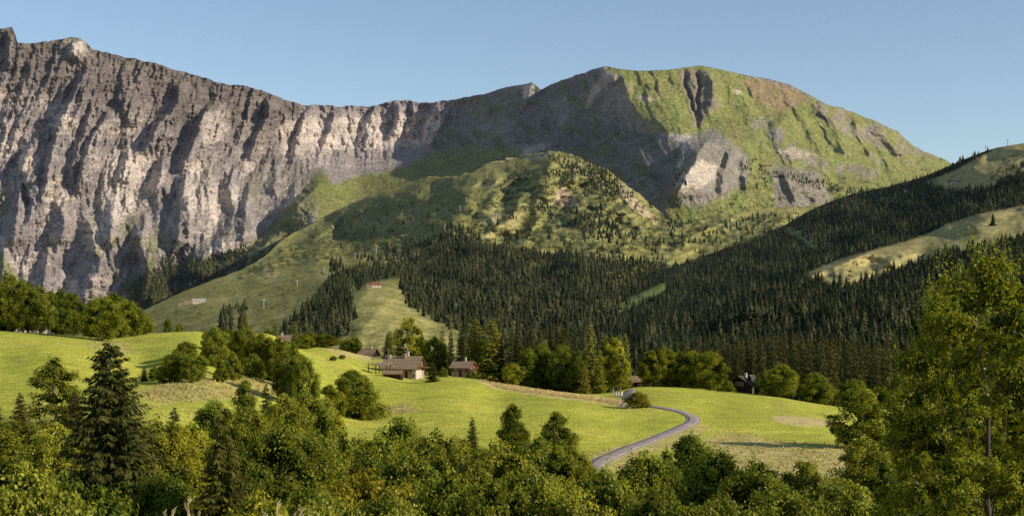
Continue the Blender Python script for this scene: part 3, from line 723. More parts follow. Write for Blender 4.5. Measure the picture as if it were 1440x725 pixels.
def make_broad(H=10.0, W=8.0, kind='round', low=0.12, nclump=90, per=90, leaf=0.30, mat='leaf', seed=0, bark='bark', cl=0.15, limbs=16, shoots=26, slen=0.13, asp=0.62, inner=45, tr=0.02, lr=0.42):
    rng = np.random.default_rng(seed)
    cz0 = low * H; ch = H - cz0
    C = []
    while len(C) < nclump:
        t = rng.random(); r = crown_shape(kind, np.array([t]))[0] * W / 2
        if rng.random() > 0.25 + 0.75 * r / (W / 2): continue
        a = rng.random() * 2 * math.pi
        rr = r * (0.86 if rng.random() < .72 else rng.random() ** .5 * .8)
        lobes = 0.97 + 0.24 * math.sin(3 * a + seed) * math.sin(5 * t + seed * 2) + 0.10 * math.sin(7 * a - seed)
        C.append((rr * lobes * math.cos(a), rr * lobes * math.sin(a), cz0 + t * ch * 0.96))
    C = np.array(C); cr = W * cl * (0.6 + 0.8 * rng.random(nclump))
    axis = np.stack([np.zeros(nclump), np.zeros(nclump), C[:, 2] * 0.8 + 0.1 * H], 1)
    out = unit(C - axis)
    ci = np.repeat(np.arange(nclump), per)
    n = len(ci)
    dirs = unit(rng.normal(size=(n, 3)) + out[ci] * 0.9 + np.array([0, 0, 0.35]))
    rad = cr[ci] * (0.35 + 0.7 * rng.random(n) ** 0.6)
    pos = C[ci] + dirs * rad[:, None] * np.array([1, 1, 0.72])
    pos[:, 2] = np.maximum(pos[:, 2], 0.02 * H)
    nn = unit(dirs * 0.8 + rng.normal(size=(n, 3)) * 0.55 + np.array([0, 0, 0.25]))
    sz = leaf * (0.6 + 0.8 * rng.random(n))
    global RNG
    # leafy shoots that break the outline
    sp, sn, ss, tw = [], [], [], []
    for i in rng.permutation(nclump)[:shoots]:
        dv = out[i] * 0.7 + np.array([0, 0, 0.45]) + rng.normal(size=3) * 0.35; dv /= np.linalg.norm(dv)
        L = W * slen * (0.6 + 0.9 * rng.random()); p0 = C[i] + out[i] * cr[i] * 0.7
        tw.append((p0, p0 + dv * L * .55 + rng.normal(size=3) * .04 * L, p0 + dv * L))
        k = int(9 + L / leaf * 5)
        for j in range(k):
            f = (j + rng.random()) / k; o = p0 + dv * L * f + rng.normal(size=3) * leaf * (0.75 - 0.5 * f)
            sp.append(o); sn.append(rng.normal(size=3) + dv * .3); ss.append(leaf * (1.05 - 0.4 * f) * (0.6 + 0.6 * rng.random()))
    if sp:
        pos = np.concatenate([pos, np.array(sp)]); nn = np.concatenate([nn, unit(np.array(sn))]); sz = np.concatenate([sz, np.array(ss)])
        ci = np.concatenate([ci, rng.integers(0, nclump, len(sp))]); n = len(pos)
    V, Q = leaf_quads(pos, nn, sz, asp)
    # coarse inner leaves added to block light, coloured darkest as shade inside each clump
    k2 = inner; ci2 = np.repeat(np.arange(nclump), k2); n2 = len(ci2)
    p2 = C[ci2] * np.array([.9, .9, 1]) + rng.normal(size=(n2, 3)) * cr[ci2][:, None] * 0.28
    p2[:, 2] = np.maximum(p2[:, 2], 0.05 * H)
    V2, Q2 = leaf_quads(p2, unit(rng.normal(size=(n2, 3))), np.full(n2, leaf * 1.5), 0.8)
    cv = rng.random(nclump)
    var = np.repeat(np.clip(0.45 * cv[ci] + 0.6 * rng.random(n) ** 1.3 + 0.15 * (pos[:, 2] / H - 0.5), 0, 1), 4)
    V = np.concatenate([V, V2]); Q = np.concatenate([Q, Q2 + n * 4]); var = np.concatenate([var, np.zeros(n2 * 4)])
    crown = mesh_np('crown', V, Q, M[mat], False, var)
    tb = MB(); bend = rng.normal(size=(6, 2)) * 0.012 * H; bend[0] = 0
    zs = np.linspace(0, 0.8 * H, 6)
    axis_p = [(bend[i, 0], bend[i, 1], zs[i] - (0.03 * H if i == 0 else 0)) for i in range(6)]
    r0 = tr * H
    tb.tube(axis_p, [r0 * (1.35 if i == 0 else 1 - 0.16 * i) for i in range(6)], 8)
    order = rng.permutation(nclump)[:limbs]
    for i in order:
        z0 = max(0.1 * H, C[i, 2] * 0.55); x0 = np.interp(z0, zs, bend[:, 0]); y0 = np.interp(z0, zs, bend[:, 1])
        p0 = np.array([x0, y0, z0]); p2 = C[i]; p1 = p0 * 0.45 + p2 * 0.55 + np.array([0, 0, -0.03 * H])
        tb.tube([p0, p1, p2], [r0 * lr, r0 * lr * .62, r0 * lr * .2], 5)
    trunk = tb.mesh('trunk', M[bark], True)
    return dict(H=H, W=W, parts=(('trunk', trunk), ('crown', crown)))

def make_spruce(H=14.0, W=5.6, whorls=30, nb=9, sprays=16, droop=0.35, mat='needle', seed=0, hang=0.35, gap=0.1, power=0.85, size=1.0, low=0.03, bark='bark'):
    """whorls of drooping boughs, each carrying rows of needle sprays that hang from it"""
    rng = np.random.default_rng(seed)
    P, Nn, Tt, S, Ls, var = [], [], [], [], [], []
    tb = MB()
    r0 = 0.013 * H
    tb.tube([(0, 0, -0.3), (0, 0, 0.3 * H), (0, 0, 0.7 * H), (0, 0, H * 0.985)], [r0 * 1.2, r0 * 0.85, r0 * 0.4, r0 * 0.06], 8)
    for w in range(whorls):
        t = (w + 0.5 * rng.random()) / whorls
        z = H * (low + (0.985 - low) * t)
        R = W / 2 * (1 - t) ** power * (0.82 + 0.3 * rng.random()) + 0.10
        if t < 0.12: R *= 0.75 + 2 * t
        k0 = rng.random() * 6.28
        n = max(4, int(nb * (0.55 + 0.45 * (1 - t))))
        for b in range(n):
            if rng.random() < gap: continue
            a = k0 + 6.283 * (b + 0.5 * rng.random()) / n
            L = R * (0.62 + 0.5 * rng.random())
            dx, dy = math.cos(a), math.sin(a)
            dr = droop * (0.35 + 0.9 * (1 - t)) * (0.7 + 0.6 * rng.random())
            up = 0.30 * t
            bv = rng.random()
            zz = z + (rng.random() - .5) * H / whorls
            tb.tube([(0, 0, zz), (dx * L * .5, dy * L * .5, zz + L * (up - dr * .42)), (dx * L, dy * L, zz + L * (up - dr * .62))], [r0 * .22 * (1 - .6 * t), r0 * .14 * (1 - .6 * t), r0 * .03], 4)
            ns = max(4, int(sprays * (0.35 + 0.65 * L / (W / 2))))
            for s in range(ns):
                q = 0.12 + 0.9 * (s + rng.random()) / ns
                pz = zz + L * (up * q - dr * (q * 1.15 - 0.53 * q * q))
                side = 1 if s % 2 else -1
                p = np.array([dx * L * q, dy * L * q, pz])
                sp = np.array([-dy, dx, 0.0]) * side
                dirv = sp * (0.75 * (1.05 - q * .75)) + np.array([dx, dy, 0]) * 0.55 + np.array([0, 0, -hang * (0.6 + rng.random())]) + rng.normal(size=3) * 0.12
                dirv /= np.linalg.norm(dirv)
                ln = (0.30 + 0.34 * L * (1.1 - q) + 0.12 * rng.random()) * size
                P.append(p); Tt.append(dirv); Ls.append(ln)
                Nn.append(np.array([dx * .25, dy * .25, 0.9]) + rng.normal(size=3) * 0.45)
                var.append(np.clip(0.25 * bv + 0.5 * rng.random() + 0.25 * q, 0, 1))
    P = np.array(P); Tt = np.array(Tt); Ls = np.array(Ls)[:, None]; Nn = np.array(Nn)
    B = unit(np.cross(Nn, Tt)); Nn = unit(np.cross(Tt, B))
    wd = Ls * 0.30
    V = np.stack([P - B * wd * .2, P + Tt * Ls * .45 - B * wd * .55 - Nn * wd * .2, P + Tt * Ls + Nn * 0 - np.array([0, 0, .08]) * Ls, P + Tt * Ls * .5 + B * wd * .6 - Nn * wd * .2], 1)
    n = len(P)
    crown = mesh_np('crown', V.reshape(-1, 3), np.arange(n * 4).reshape(n, 4), M[mat], False, np.repeat(np.array(var), 4))
    return dict(H=H, W=W, parts=(('trunk', tb.mesh('trunk', M[bark], True)), ('crown', crown)))

def low_spruce_arrays(H, W, layers, nb, seed, rag=0.35):
    """small distant spruce: tiers of separate drooping boughs"""
    rng = np.random.default_rng(seed)
    V, T, var = [], [], []
    def tri(a, b, c, v):
        k = len(V); V.extend((a, b, c)); T.append((k, k + 1, k + 2)); var.extend((v, v, v))
    for l in range(layers):
        t = l / layers
        z = H * (0.04 + 0.9 * t); R = W / 2 * (1 - t) ** 0.8 * (0.85 + 0.3 * rng.random())
        hh = H / layers
        for b in range(nb):
            a = 6.283 * (b + rng.random()) / nb; L = R * (1 - rag + 2 * rag * rng.random() * .8)
            w = 3.4 / nb * L
            c, s = math.cos(a), math.sin(a)
            top = (c * L * .06, s * L * .06, z + hh * 1.55)
            z1 = z - 0.28 * L + (rng.random() - .5) * hh * .6
            p1 = (c * L - s * w * .1, s * L + c * w * .1, z1 - .1 * hh)
            p0 = (c * L * .6 + s * w, s * L * .6 - c * w, z1 + hh * .25)
            p2 = (c * L * .6 - s * w, s * L * .6 + c * w, z1 + hh * .25)
            v = rng.random()
            tri(top, p0, p1, v); tri(top, p1, p2, min(1, v + .15))
    k = len(V); r = W * .02
    return np.array(V, np.float32), np.array(T, np.int32), np.array(var, np.float32)

def low_bush_arrays(H, W, n, seed):
    rng = np.random.default_rng(seed)
    d = unit(rng.normal(size=(n, 3))); d[:, 2] = np.abs(d[:, 2])
    pos = d * np.array([W / 2, W / 2, H * .9]) * (0.6 + 0.45 * rng.random(n))[:, None] * (1 + 0.2 * np.sin(d[:, :1] * 5 + seed))
    nn = unit(d + rng.normal(size=(n, 3)) * .5)
    V, Q = leaf_quads(pos, nn, np.full(n, W * 0.26) * (0.6 + .8 * rng.random(n)), 0.8)
    T = np.concatenate([Q[:, [0, 1, 2]], Q[:, [0, 2, 3]]])
    return V.astype(np.float32), T.astype(np.int32), np.repeat(rng.random(n), 4).astype(np.float32)

PROTO = {}
PROTO['round'] = [make_broad(10, 8.6, 'round', 0.10, 105, 165, 0.29, 'leaf', s) for s in (1, 2, 3)]
PROTO['oval'] = [make_broad(11, 7.0, 'oval', 0.08, 105, 150, 0.28, 'leaf', s, cl=0.16) for s in (4, 5, 6)]
PROTO['bright'] = [make_broad(9, 8.4, 'round', 0.05, 110, 165, 0.26, 'bright', s, 'pale_bark') for s in (7, 8, 9)]
PROTO['cone'] = [make_broad(10, 6.5, 'cone', 0.04, 105, 150, 0.26, 'leaf', s, cl=0.15) for s in (10, 11)]
PROTO['birch'] = [make_broad(12, 6.0, 'oval', 0.14, 85, 120, 0.24, 'bright', s, 'pale_bark', cl=0.16) for s in (12, 13)]
PROTO['bush'] = [make_broad(4, 6.0, 'bush', 0.0, 60, 140, 0.22, 'leaf', s, cl=0.17) for s in (14, 15)]
PROTO['sunbush'] = [make_broad(4, 6.0, 'bush', 0.0, 60, 140, 0.19, 'bright', s, 'pale_bark', cl=0.17) for s in (16, 17)]
PROTO['spruce'] = [make_spruce(14, 6.0, 30, 10, 20, .38, 'needle', s, .45, .06, .8, 1.05) for s in (20, 21, 22)]
PROTO['larch'] = [make_spruce(15, 6.4, 34, 9, 14, .18, 'larch', s, 0.5, 0.18, 0.6, 1.15) for s in (24, 25)]
PROTO['hero'] = [make_spruce(17, 8.6, 38, 14, 42, .42, 'needle', 27, .6, .09, 0.66, 0.9)]
PROTO['ragged'] = [make_spruce(14, 6.6, 34, 11, 32, .36, 'needle', s, .5, .08, 0.8, 0.95) for s in (28, 29)]
PROTO['near'] = [make_broad(11.5, 5.4, 'oval', 0.06, 320, 210, 0.105, 'bright', 33, 'bark', 0.065, tr=.011, lr=.2, limbs=14, shoots=230, slen=.16, asp=.42, inner=20), make_broad(11.5, 5.4, 'oval', 0.06, 300, 210, 0.105, 'bright', 35, 'bark', 0.07, tr=.011, lr=.2, limbs=14, shoots=240, slen=.18, asp=.42, inner=20)]
PROTO['wood'] = [make_spruce(22, 7.6, 26, 8, 11, .4, 'needle', s, .5, .08, 0.75, 1.45) for s in (30, 31, 32)]

def plant(kind, px, top, label, cat=None, d=None, base=None, w=None, name=None, group=None, tint=None, rz=None):
    """a tree at bearing px, at distance d (or where the sight line to row `base` meets the ground), tall enough to reach row `top`"""
    if d is None: d = hit(px, base, 400.0)
    p = random.choice(PROTO[kind])
    zg = float(ground(px, d)); zt = (HY - top) / F * d
    H = max(zt - zg, 0.8)
    sz = H / p['H']
    sx = (w / F * d) / p['W'] if w else sz
    if d < 170 and kind in ('round', 'oval', 'bright', 'bush', 'sunbush', 'birch'): sx = max(sx, 0.7 * sz)
    nm = name or {'spruce': 'spruce_tree', 'hero': 'spruce_tree', 'ragged': 'spruce_tree', 'wood': 'spruce_tree', 'larch': 'larch_tree', 'birch': 'birch_tree', 'bush': 'bush', 'sunbush': 'bush'}.get(kind, 'broadleaf_tree')
    e = empty(nm, ((px - CX) / F * d, d, zg - 0.1), random.random() * 6.28 if rz is None else rz)
    e.scale = (sx, sx, sz)
    for pn, me in p['parts']:
        o = link(pn, me, e)
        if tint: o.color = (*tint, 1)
    tag(e, label, cat or ('bush' if 'bush' in nm else 'tree'), group)
    return e

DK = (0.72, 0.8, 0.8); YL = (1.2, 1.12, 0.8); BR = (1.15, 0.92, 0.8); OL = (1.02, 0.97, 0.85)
exec_list = []
def T(kind, px, top, w, label, d=None, base=None, **kw): exec_list.append((kind, px, top, label, dict(w=w, d=d, base=base, **kw)))
# --- near trees, left
T('hero', 155, 472, 222, 'large dark spruce with ragged drooping boughs and a spiky top, tallest at the lower left', d=88)
T('birch', 77, 502, 72, 'slender feathery tree directly left of the large ragged spruce', d=150, tint=OL)
T('spruce', 28, 548, 56, 'short dark spruce at the left edge, left of the slender feathery tree', d=140, tint=BR)
T('spruce', 104, 545, 58, 'brownish small spruce squeezed between the feathery tree and the large ragged spruce', d=130, tint=BR)
T('spruce', -6, 556, 50, 'dark spruce cut off by the left border of the photo', d=135, tint=DK)
T('bright', 18, 588, 125, 'olive leafy tree filling the left edge under the small spruces', d=112, tint=OL)
T('bright', 78, 600, 95, 'olive leafy tree just left of the large ragged spruce trunk', d=105, tint=OL)
T('bright', 32, 664, 120, 'bright pale leafed bush in the bottom left corner', d=56)
T('bush', 112, 690, 90, 'dark shaded bush under the large ragged spruce', d=70, tint=DK)
T('bright', 222, 588, 95, 'yellow green leafy tree touching the right side of the large ragged spruce', d=118, tint=YL)
T('spruce', 245, 568, 62, 'dark small spruce between the large ragged spruce and the yellow lit trees', d=135)
T('bright', 268, 598, 80, 'yellow lit leafy tree behind the second tall spruce', d=122, tint=YL)
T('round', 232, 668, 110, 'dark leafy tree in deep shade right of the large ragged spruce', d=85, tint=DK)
T('round', 300, 563, 62, 'dark round crown standing at the lower edge of the dry grass patch', d=155)
T('ragged', 312, 578, 150, 'second tall spruce with sparse upswept boughs, reaching the bottom edge', d=82, tint=(1.5, 1.4, 1.1))
T('spruce', 268, 690, 34, 'thin young spruce tip at the bottom between the two tall spruces', d=62, tint=YL)
T('cone', 345, 537, 52, 'broad dark pointed tree, left one of three below the grove on the slope', d=172)
T('spruce', 374, 536, 44, 'narrow dark spruce, middle of three below the grove on the slope', d=176, tint=DK)
T('spruce', 404, 533, 36, 'dark spruce tip, right one of three below the grove on the slope', d=182, tint=DK)
T('bright', 352, 580, 66, 'sunlit leafy tree in front of the broad dark pointed tree', d=140, tint=OL)
T('bright', 398, 560, 66, 'light leafy crown under the dark spruce tip', d=150, tint=OL)
T('round', 428, 552, 70, 'dark loose crown at the right foot of the grove on the slope', d=165)
T('birch', 455, 560, 56, 'pale yellow green feathery tree left of the round dark tree in the meadow', d=172, tint=YL)
T('round', 395, 598, 120, 'large green leafy tree right of the second tall spruce', d=112)
T('oval', 350, 640, 90, 'shaded leafy tree close beside the second tall spruce on its right', d=88, tint=DK)
T('bright', 362, 700, 66, 'yellowish low crown at the bottom edge right of the second tall spruce', d=66, tint=YL)
T('round', 440, 612, 84, 'green leafy tree below the pale feathery tree', d=125)
T('bright', 480, 604, 90, 'sunlit leafy tree below the wide bush in the meadow', d=128)
T('bright', 440, 680, 120, 'large sunlit leafy tree at the bottom, one third from the left', d=74)
T('bright', 505, 655, 80, 'yellowish leafy tree with browning top at the bottom edge', d=84, tint=(1.2, 1.0, 0.7))
T('round', 530, 618, 88, 'green leafy crown in the front row, left of the highest crown under the meadow', d=115)
T('round', 562, 593, 80, 'highest rounded dark crown of the front row under the central meadow', d=132)
T('bright', 612, 605, 76, 'leafy tree with a thin tip poking up beside the highest front row crown', d=128, tint=OL)
T('round', 575, 640, 130, 'big green leafy tree at the centre bottom below the highest front row crown', d=92)
T('bright', 545, 690, 100, 'sunlit leafy crown at the bottom edge right of the browning tree', d=70)
T('bright', 650, 618, 84, 'olive leafy tree below the tiny spruce at the meadow edge', d=120, tint=OL)
T('round', 632, 668, 110, 'green leafy tree at the bottom between two olive crowns', d=80)
T('bright', 700, 624, 104, 'wide olive crown of the front row below the pointed meadow trees', d=112, tint=OL)
T('round', 690, 680, 110, 'leafy tree at the bottom edge in front of the wide olive crown', d=74)
T('spruce', 664, 583, 36, 'tiny single spruce at the lower edge of the central meadow', d=185)
T('cone', 721, 567, 50, 'left of the two pointed dark trees at the lower edge of the central meadow', d=205)
T('cone', 783, 578, 64, 'right of the two pointed dark trees at the lower edge of the central meadow', d=190)
T('round', 757, 617, 82, 'leafy crown between the two pointed dark trees, lower down', d=140)
T('bright', 745, 655, 110, 'sunlit leafy tree at the bottom below the right pointed dark tree', d=86)
T('round', 805, 630, 60, 'leafy crown just left of the lower end of the road', d=142, tint=OL)
T('bright', 800, 680, 90, 'olive leafy tree at the bottom edge left of the lower end of the road', d=74, tint=OL)
T('round', 852, 664, 104, 'leafy tree hiding the lower end of the winding road', d=92)
T('round', 905, 642, 110, 'dark green leafy tree right of the lower end of the winding road', d=102)
T('oval', 969, 612, 66, 'dark loose crown rising above the front row right of the road', d=128, tint=DK)
T('oval', 935, 634, 30, 'thin dark tip beside the dark loose crown right of the road', d=124, tint=DK)
T('round', 1003, 634, 110, 'sunlit dark green crown below the pale mown grass', d=104)
T('round', 930, 690, 110, 'leafy tree at the bottom edge right of the road end', d=70)
T('bright', 1010, 690, 110, 'glossy leafy tree at the bottom edge below the sunlit dark green crown', d=72)
T('round', 1062, 652, 100, 'round crown in the front row under the middle of the pale mown grass', d=100)
T('bright', 1130, 648, 104, 'leafy tree with sprouting tips under the right end of the pale mown grass', d=106, tint=OL)
T('round', 1100, 690, 130, 'broad dark green tree at the bottom edge below the pale mown grass', d=74)
T('bright', 1180, 668, 90, 'leafy tree at the bottom edge left of the shaded gap', d=84)
T('oval', 1207, 546, 76, 'single upright tree with a leaning dark crown at the right end of the meadow', d=222)
T('bright', 1215, 618, 74, 'pale leafy tree below the single upright tree', d=150, tint=OL)
T('bright', 1285, 582, 84, 'feathery light tree right of the single upright tree', d=158, tint=YL)
T('oval', 1240, 650, 84, 'shaded leafy tree below the pale leafy tree on the right', d=104, tint=DK)
T('bright', 1320, 640, 110, 'yellowish leafy tree under the big near tree', d=92, tint=YL)
T('round', 1275, 690, 110, 'dark leafy tree at the bottom edge left of the big near tree', d=72, tint=DK)
T('bright', 1395, 660, 130, 'leafy tree in the bottom right corner', d=66, tint=OL)
T('oval', 1448, 470, 110, 'black shaded tree at the right border behind the big near tree', d=96, tint=DK)
T('oval', 1340, 560, 100, 'dark leafy tree behind the lower half of the big near tree', d=130, tint=DK)
T('round', 1420, 580, 100, 'dark round tree at the right border below the black shaded tree', d=118, tint=DK)
# --- the grove on the left hill
G = 'grove along the top of the left meadow'
T('spruce', 8, 377, 40, 'dark conifer tip rising highest at the left end of the hilltop grove', d=352)
T('oval', -12, 392, 50, 'leafy tree cut by the left border in the hilltop grove', d=336)
T('round', 16, 389, 46, 'tall sunlit leafy tree at the left end of the hilltop grove', d=338)
T('oval', 33, 405, 34, 'narrow leafy tree second from the left in the hilltop grove', d=337)
T('round', 56, 405, 46, 'dark green round tree in the left half of the hilltop grove', d=338)
T('oval', 40, 397, 40, 'shaded tree behind the left half of the hilltop grove', d=350, tint=DK)
T('oval', 82, 408, 40, 'dark shaded tree in the middle of the hilltop grove', d=342, tint=DK)
T('spruce', 83, 400, 26, 'small conifer tip in the middle of the hilltop grove', d=356)
T('oval', 103, 412, 40, 'darkest tree of the hilltop grove, left of its bright round tree', d=348, tint=DK)
T('spruce', 128, 405, 28, 'conifer tip behind the bright round tree of the hilltop grove', d=362)
T('round', 144, 418, 58, 'bright round tree standing forward in the hilltop grove', d=328, tint=(1.25, 1.25, 1.0))
T('oval', 165, 412, 50, 'dark sloping crown right of the bright round tree of the hilltop grove', d=352)
T('round', 185, 428, 40, 'rounded tree near the right end of the hilltop grove', d=356)
T('round', 201, 440, 30, 'smallest tree at the right end of the hilltop grove', d=360, tint=OL)
T('bush', 236, 449, 12, 'tiny round bush on the skyline of the left meadow', d=385)
T('bush', 252, 455, 10, 'tinier dark bush on the skyline right of the tiny round bush', d=392)
# --- bush group on the left meadow
T('round', 262, 480, 30, 'small loose tree at the top of the bush group on the left meadow', base=503)
T('round', 247, 493, 36, 'leafy tree in the left part of the bush group on the left meadow', base=536)
T('round', 272, 496, 34, 'leafy tree in the right part of the bush group on the left meadow', base=538)
T('oval', 232, 511, 24, 'low pale bush at the front left of the bush group on the left meadow', base=538, tint=OL)
T('spruce', 203, 513, 18, 'little spruce at the left end of the bush group on the left meadow', base=536)
T('oval', 217, 514, 14, 'slim young tree right of the little spruce on the left meadow', base=536)
# --- grove on the slope
T('round', 302, 461, 38, 'dark round tree at the left end of the grove on the slope', base=516)
T('oval', 325, 463, 36, 'dark leafy tree second from the left in the grove on the slope', d=305)
T('round', 343, 462, 40, 'leafy tree at the crown of the grove on the slope', d=302)
T('round', 366, 470, 44, 'sunlit leafy tree in the middle of the grove on the slope', d=288, tint=OL)
T('round', 392, 476, 44, 'sunlit leafy tree right of the middle of the grove on the slope', d=284, tint=OL)
T('oval', 412, 484, 36, 'leafy tree sloping down the right side of the grove', d=275)
T('round', 402, 497, 36, 'dark round tree low on the right of the grove on the slope', d=252)
T('round', 430, 505, 34, 'loose tree at the lower right end of the grove on the slope', d=248)
T('cone', 310, 506, 22, 'small spruce shaped tree standing in front of the grove, left one', base=537)
T('cone', 327, 494, 30, 'larger spruce shaped tree standing in front of the grove, right one', base=534)
T('bush', 354, 500, 32, 'shaded bush in front of the middle of the grove on the slope', base=531)
T('bush', 374, 504, 32, 'sunlit bush in front of the grove, right of the shaded bush', base=533)
T('larch', 344, 443, 26, 'pale pointed tree rising behind the grove on the slope', d=400)
T('larch', 387, 452, 18, 'small pale pointed tree just left of the half hidden roof', d=470)
T('larch', 415, 450, 22, 'pointed larch right of the half hidden roof', d=455)
T('round', 378, 462, 16, 'small round tree behind the grove by the half hidden roof', d=474, tint=OL)
T('round', 428, 470, 24, 'round bushy tree right of the pointed larch', d=440, tint=OL)
T('round', 455, 470, 40, 'wide bushy tree on the far edge of the meadow under the wooded spur', d=462, tint=OL)
T('round', 437, 466, 22, 'small tree between the pointed larch and the wide bushy tree', d=470)
T('round', 487, 476, 18, 'small tree on the meadow edge left of the far brown roof', d=480)
T('round', 499, 473, 16, 'second small tree on the meadow edge left of the far brown roof', d=482)
T('round', 469, 500, 9, 'left of two tiny saplings on the upper meadow', base=507)
T('round', 481, 498, 9, 'right of two tiny saplings on the upper meadow', base=505)
# --- meadow middle
T('round', 496, 521, 46, 'round dark tree standing alone in the meadow below the chalet', base=562)
T('bush', 508, 549, 68, 'wide olive bush at the foot of the round dark tree', base=588, tint=OL)
T('oval', 470, 545, 30, 'pale loose bush left of the wide olive bush', base=588, tint=YL)
T('bush', 462, 541, 18, 'dark bush above the pale feathery tree', base=556, tint=DK)
T('spruce', 608, 506, 27, 'young conifer at the right corner of the big chalet', base=537)
T('bush', 652, 519, 16, 'shrub in front of the small red chalet', base=530)
T('bush', 663, 521, 14, 'low shrub by the lower corner of the small red chalet', base=532, tint=DK)
T('round', 720, 511, 28, 'pale round bush standing before the dark wood', base=541, tint=YL)
T('bush', 624, 517, 12, 'shrub between the young conifer and the small red chalet', base=526)
# --- wood behind the chalets
T('larch', 549, 463, 20, 'slim pale tree behind the left end of the big chalet roof', d=462)
T('spruce', 545, 466, 22, 'dark slim conifer behind the left end of the big chalet roof', d=466, tint=DK)
T('birch', 577, 446, 44, 'tall pale leafy tree behind the big chalet', d=472, tint=YL)
T('spruce', 593, 466, 24, 'conifer just right of the tall pale leafy tree', d=470)
T('round', 612, 474, 34, 'nearly black tree between the two chalets', d=452, tint=DK)
T('spruce', 634, 462, 26, 'conifer left of the yellowish larches', d=466)
T('spruce', 650, 452, 30, 'dark conifer behind the chimney of the small red chalet', d=470, tint=DK)
T('larch', 668, 446, 60, 'tall yellowish larch behind the small red chalet, left one', d=446, tint=YL)
T('larch', 692, 448, 64, 'tall yellowish larch behind the small red chalet, right one', d=442, tint=YL)
T('spruce', 652, 470, 18, 'thin pale conifer rising behind the small red chalet', d=440)
T('spruce', 705, 470, 26, 'dark conifer at the foot of the yellowish larches', d=440, tint=DK)
T('spruce', 728, 454, 34, 'tall green conifer standing apart right of the yellowish larches', d=440)
T('spruce', 748, 460, 32, 'conifer second right of the yellowish larches', d=436)
T('round', 762, 484, 36, 'dark leafy tree inside the wood, left of centre', d=422, tint=DK)
T('spruce', 775, 452, 34, 'tall dark conifer on the top line of the wood, left one', d=444)
T('spruce', 792, 454, 34, 'tall dark conifer on the top line of the wood, middle one', d=440, tint=BR)
T('spruce', 808, 454, 32, 'tall dark conifer on the top line of the wood, right one', d=440)
T('round', 790, 486, 40, 'dark leafy tree low in the wood, right of centre', d=416, tint=DK)
T('oval', 742, 490, 34, 'shaded leafy tree at the front of the wood right of the pale round bush', d=418, tint=DK)
T('oval', 812, 495, 30, 'shaded leafy tree at the front of the wood beside the sunlit larches', d=410, tint=DK)
T('larch', 830, 453, 36, 'tall sunlit larch at the right end of the wood', d=420, tint=OL)
T('larch', 848, 466, 36, 'second sunlit larch at the right end of the wood', d=412, tint=OL)
T('birch', 862, 474, 34, 'green yellow tree in the sunlit right end of the wood', d=412, tint=YL)
T('larch', 879, 466, 28, 'thin tall larch next to the road at the right end of the wood', d=440, tint=YL)
T('birch', 872, 497, 28, 'low leafy tree beside the road where it enters the wood', d=408, tint=YL)
T('larch', 822, 510, 24, 'small brownish conifer standing before the sunlit larches', base=552, tint=BR)
T('larch', 843, 490, 28, 'sunlit tree directly behind the small brownish conifer', d=404, tint=YL)
T('bush', 897, 552, 34, 'round brownish bush at the bend of the road', base=573, tint=(1.05, 0.85, 0.85))
# --- trees behind the right meadow
T('oval', 913, 493, 32, 'leafy tree right of the dark shed, first of the row', d=414, tint=OL)
T('round', 934, 490, 38, 'tall leafy tree second in the row right of the dark shed', d=418, tint=OL)
T('oval', 955, 494, 36, 'dark leafy tree in the middle of the row right of the dark shed', d=418, tint=DK)
T('round', 974, 494, 38, 'leafy tree fourth in the row right of the dark shed', d=416, tint=OL)
T('round', 997, 495, 46, 'broad rounded tree closing the row left of the dark chalet', d=414, tint=OL)
T('round', 1098, 513, 50, 'round tree right of the dark chalet', d=396)
T('round', 1148, 525, 48, 'round dark green tree standing apart at the rear of the right meadow', d=404)
T('round', 1200, 534, 50, 'wide round bush like tree behind the single upright tree', d=408)
T('bush', 1240, 546, 44, 'low dark bush at the rear of the right meadow', d=408, tint=DK)
T('round', 1290, 540, 50, 'dark tree at the rear of the right meadow behind the feathery light tree', d=412, tint=DK)
T('round', 1345, 535, 60, 'dark tree at the rear of the right meadow seen through the big near tree', d=412, tint=DK)
T('wood', 716, 458, 36, 'dark conifer filling the gap right of the yellowish larches', d=452, tint=DK)
T('wood', 738, 462, 34, 'dark conifer behind the tall green conifer standing apart', d=456, tint=DK)
T('wood', 760, 456, 38, 'dark conifer left of the three on the top line of the wood', d=450, tint=DK)
T('wood', 784, 450, 36, 'highest dark conifer between the top line trees of the wood', d=452)
T('wood', 800, 458, 36, 'dark conifer deep in the middle of the wood', d=430, tint=DK)
T('wood', 818, 452, 36, 'dark conifer just left of the tall sunlit larch', d=446, tint=DK)
T('wood', 756, 476, 34, 'lower dark conifer at the front of the wood, left of centre', d=428, tint=DK)
T('wood', 780, 478, 32, 'lower dark conifer at the front of the wood, at its centre', d=424, tint=DK)
T('wood', 806, 482, 30, 'lower dark conifer at the front of the wood, right of centre', d=420, tint=DK)
T('wood', 622, 458, 30, 'dark conifer between the tall pale leafy tree and the yellowish larches', d=476, tint=DK)
T('wood', 858, 456, 34, 'dark conifer behind the second sunlit larch', d=440, tint=DK)
T('bush', 1020, 535, 24, 'dark bush at the left corner of the dark chalet', d=416, tint=DK)
T('round', 1076, 522, 26, 'shaded tree between the dark chalet and the round tree on its right', d=418, tint=DK)
T('spruce', 1036, 500, 22, 'dark spruce right behind the ridge of the dark chalet', d=440, tint=DK)

for kind, px, top, label, kw in exec_list: plant(kind, px, top, label, **kw)

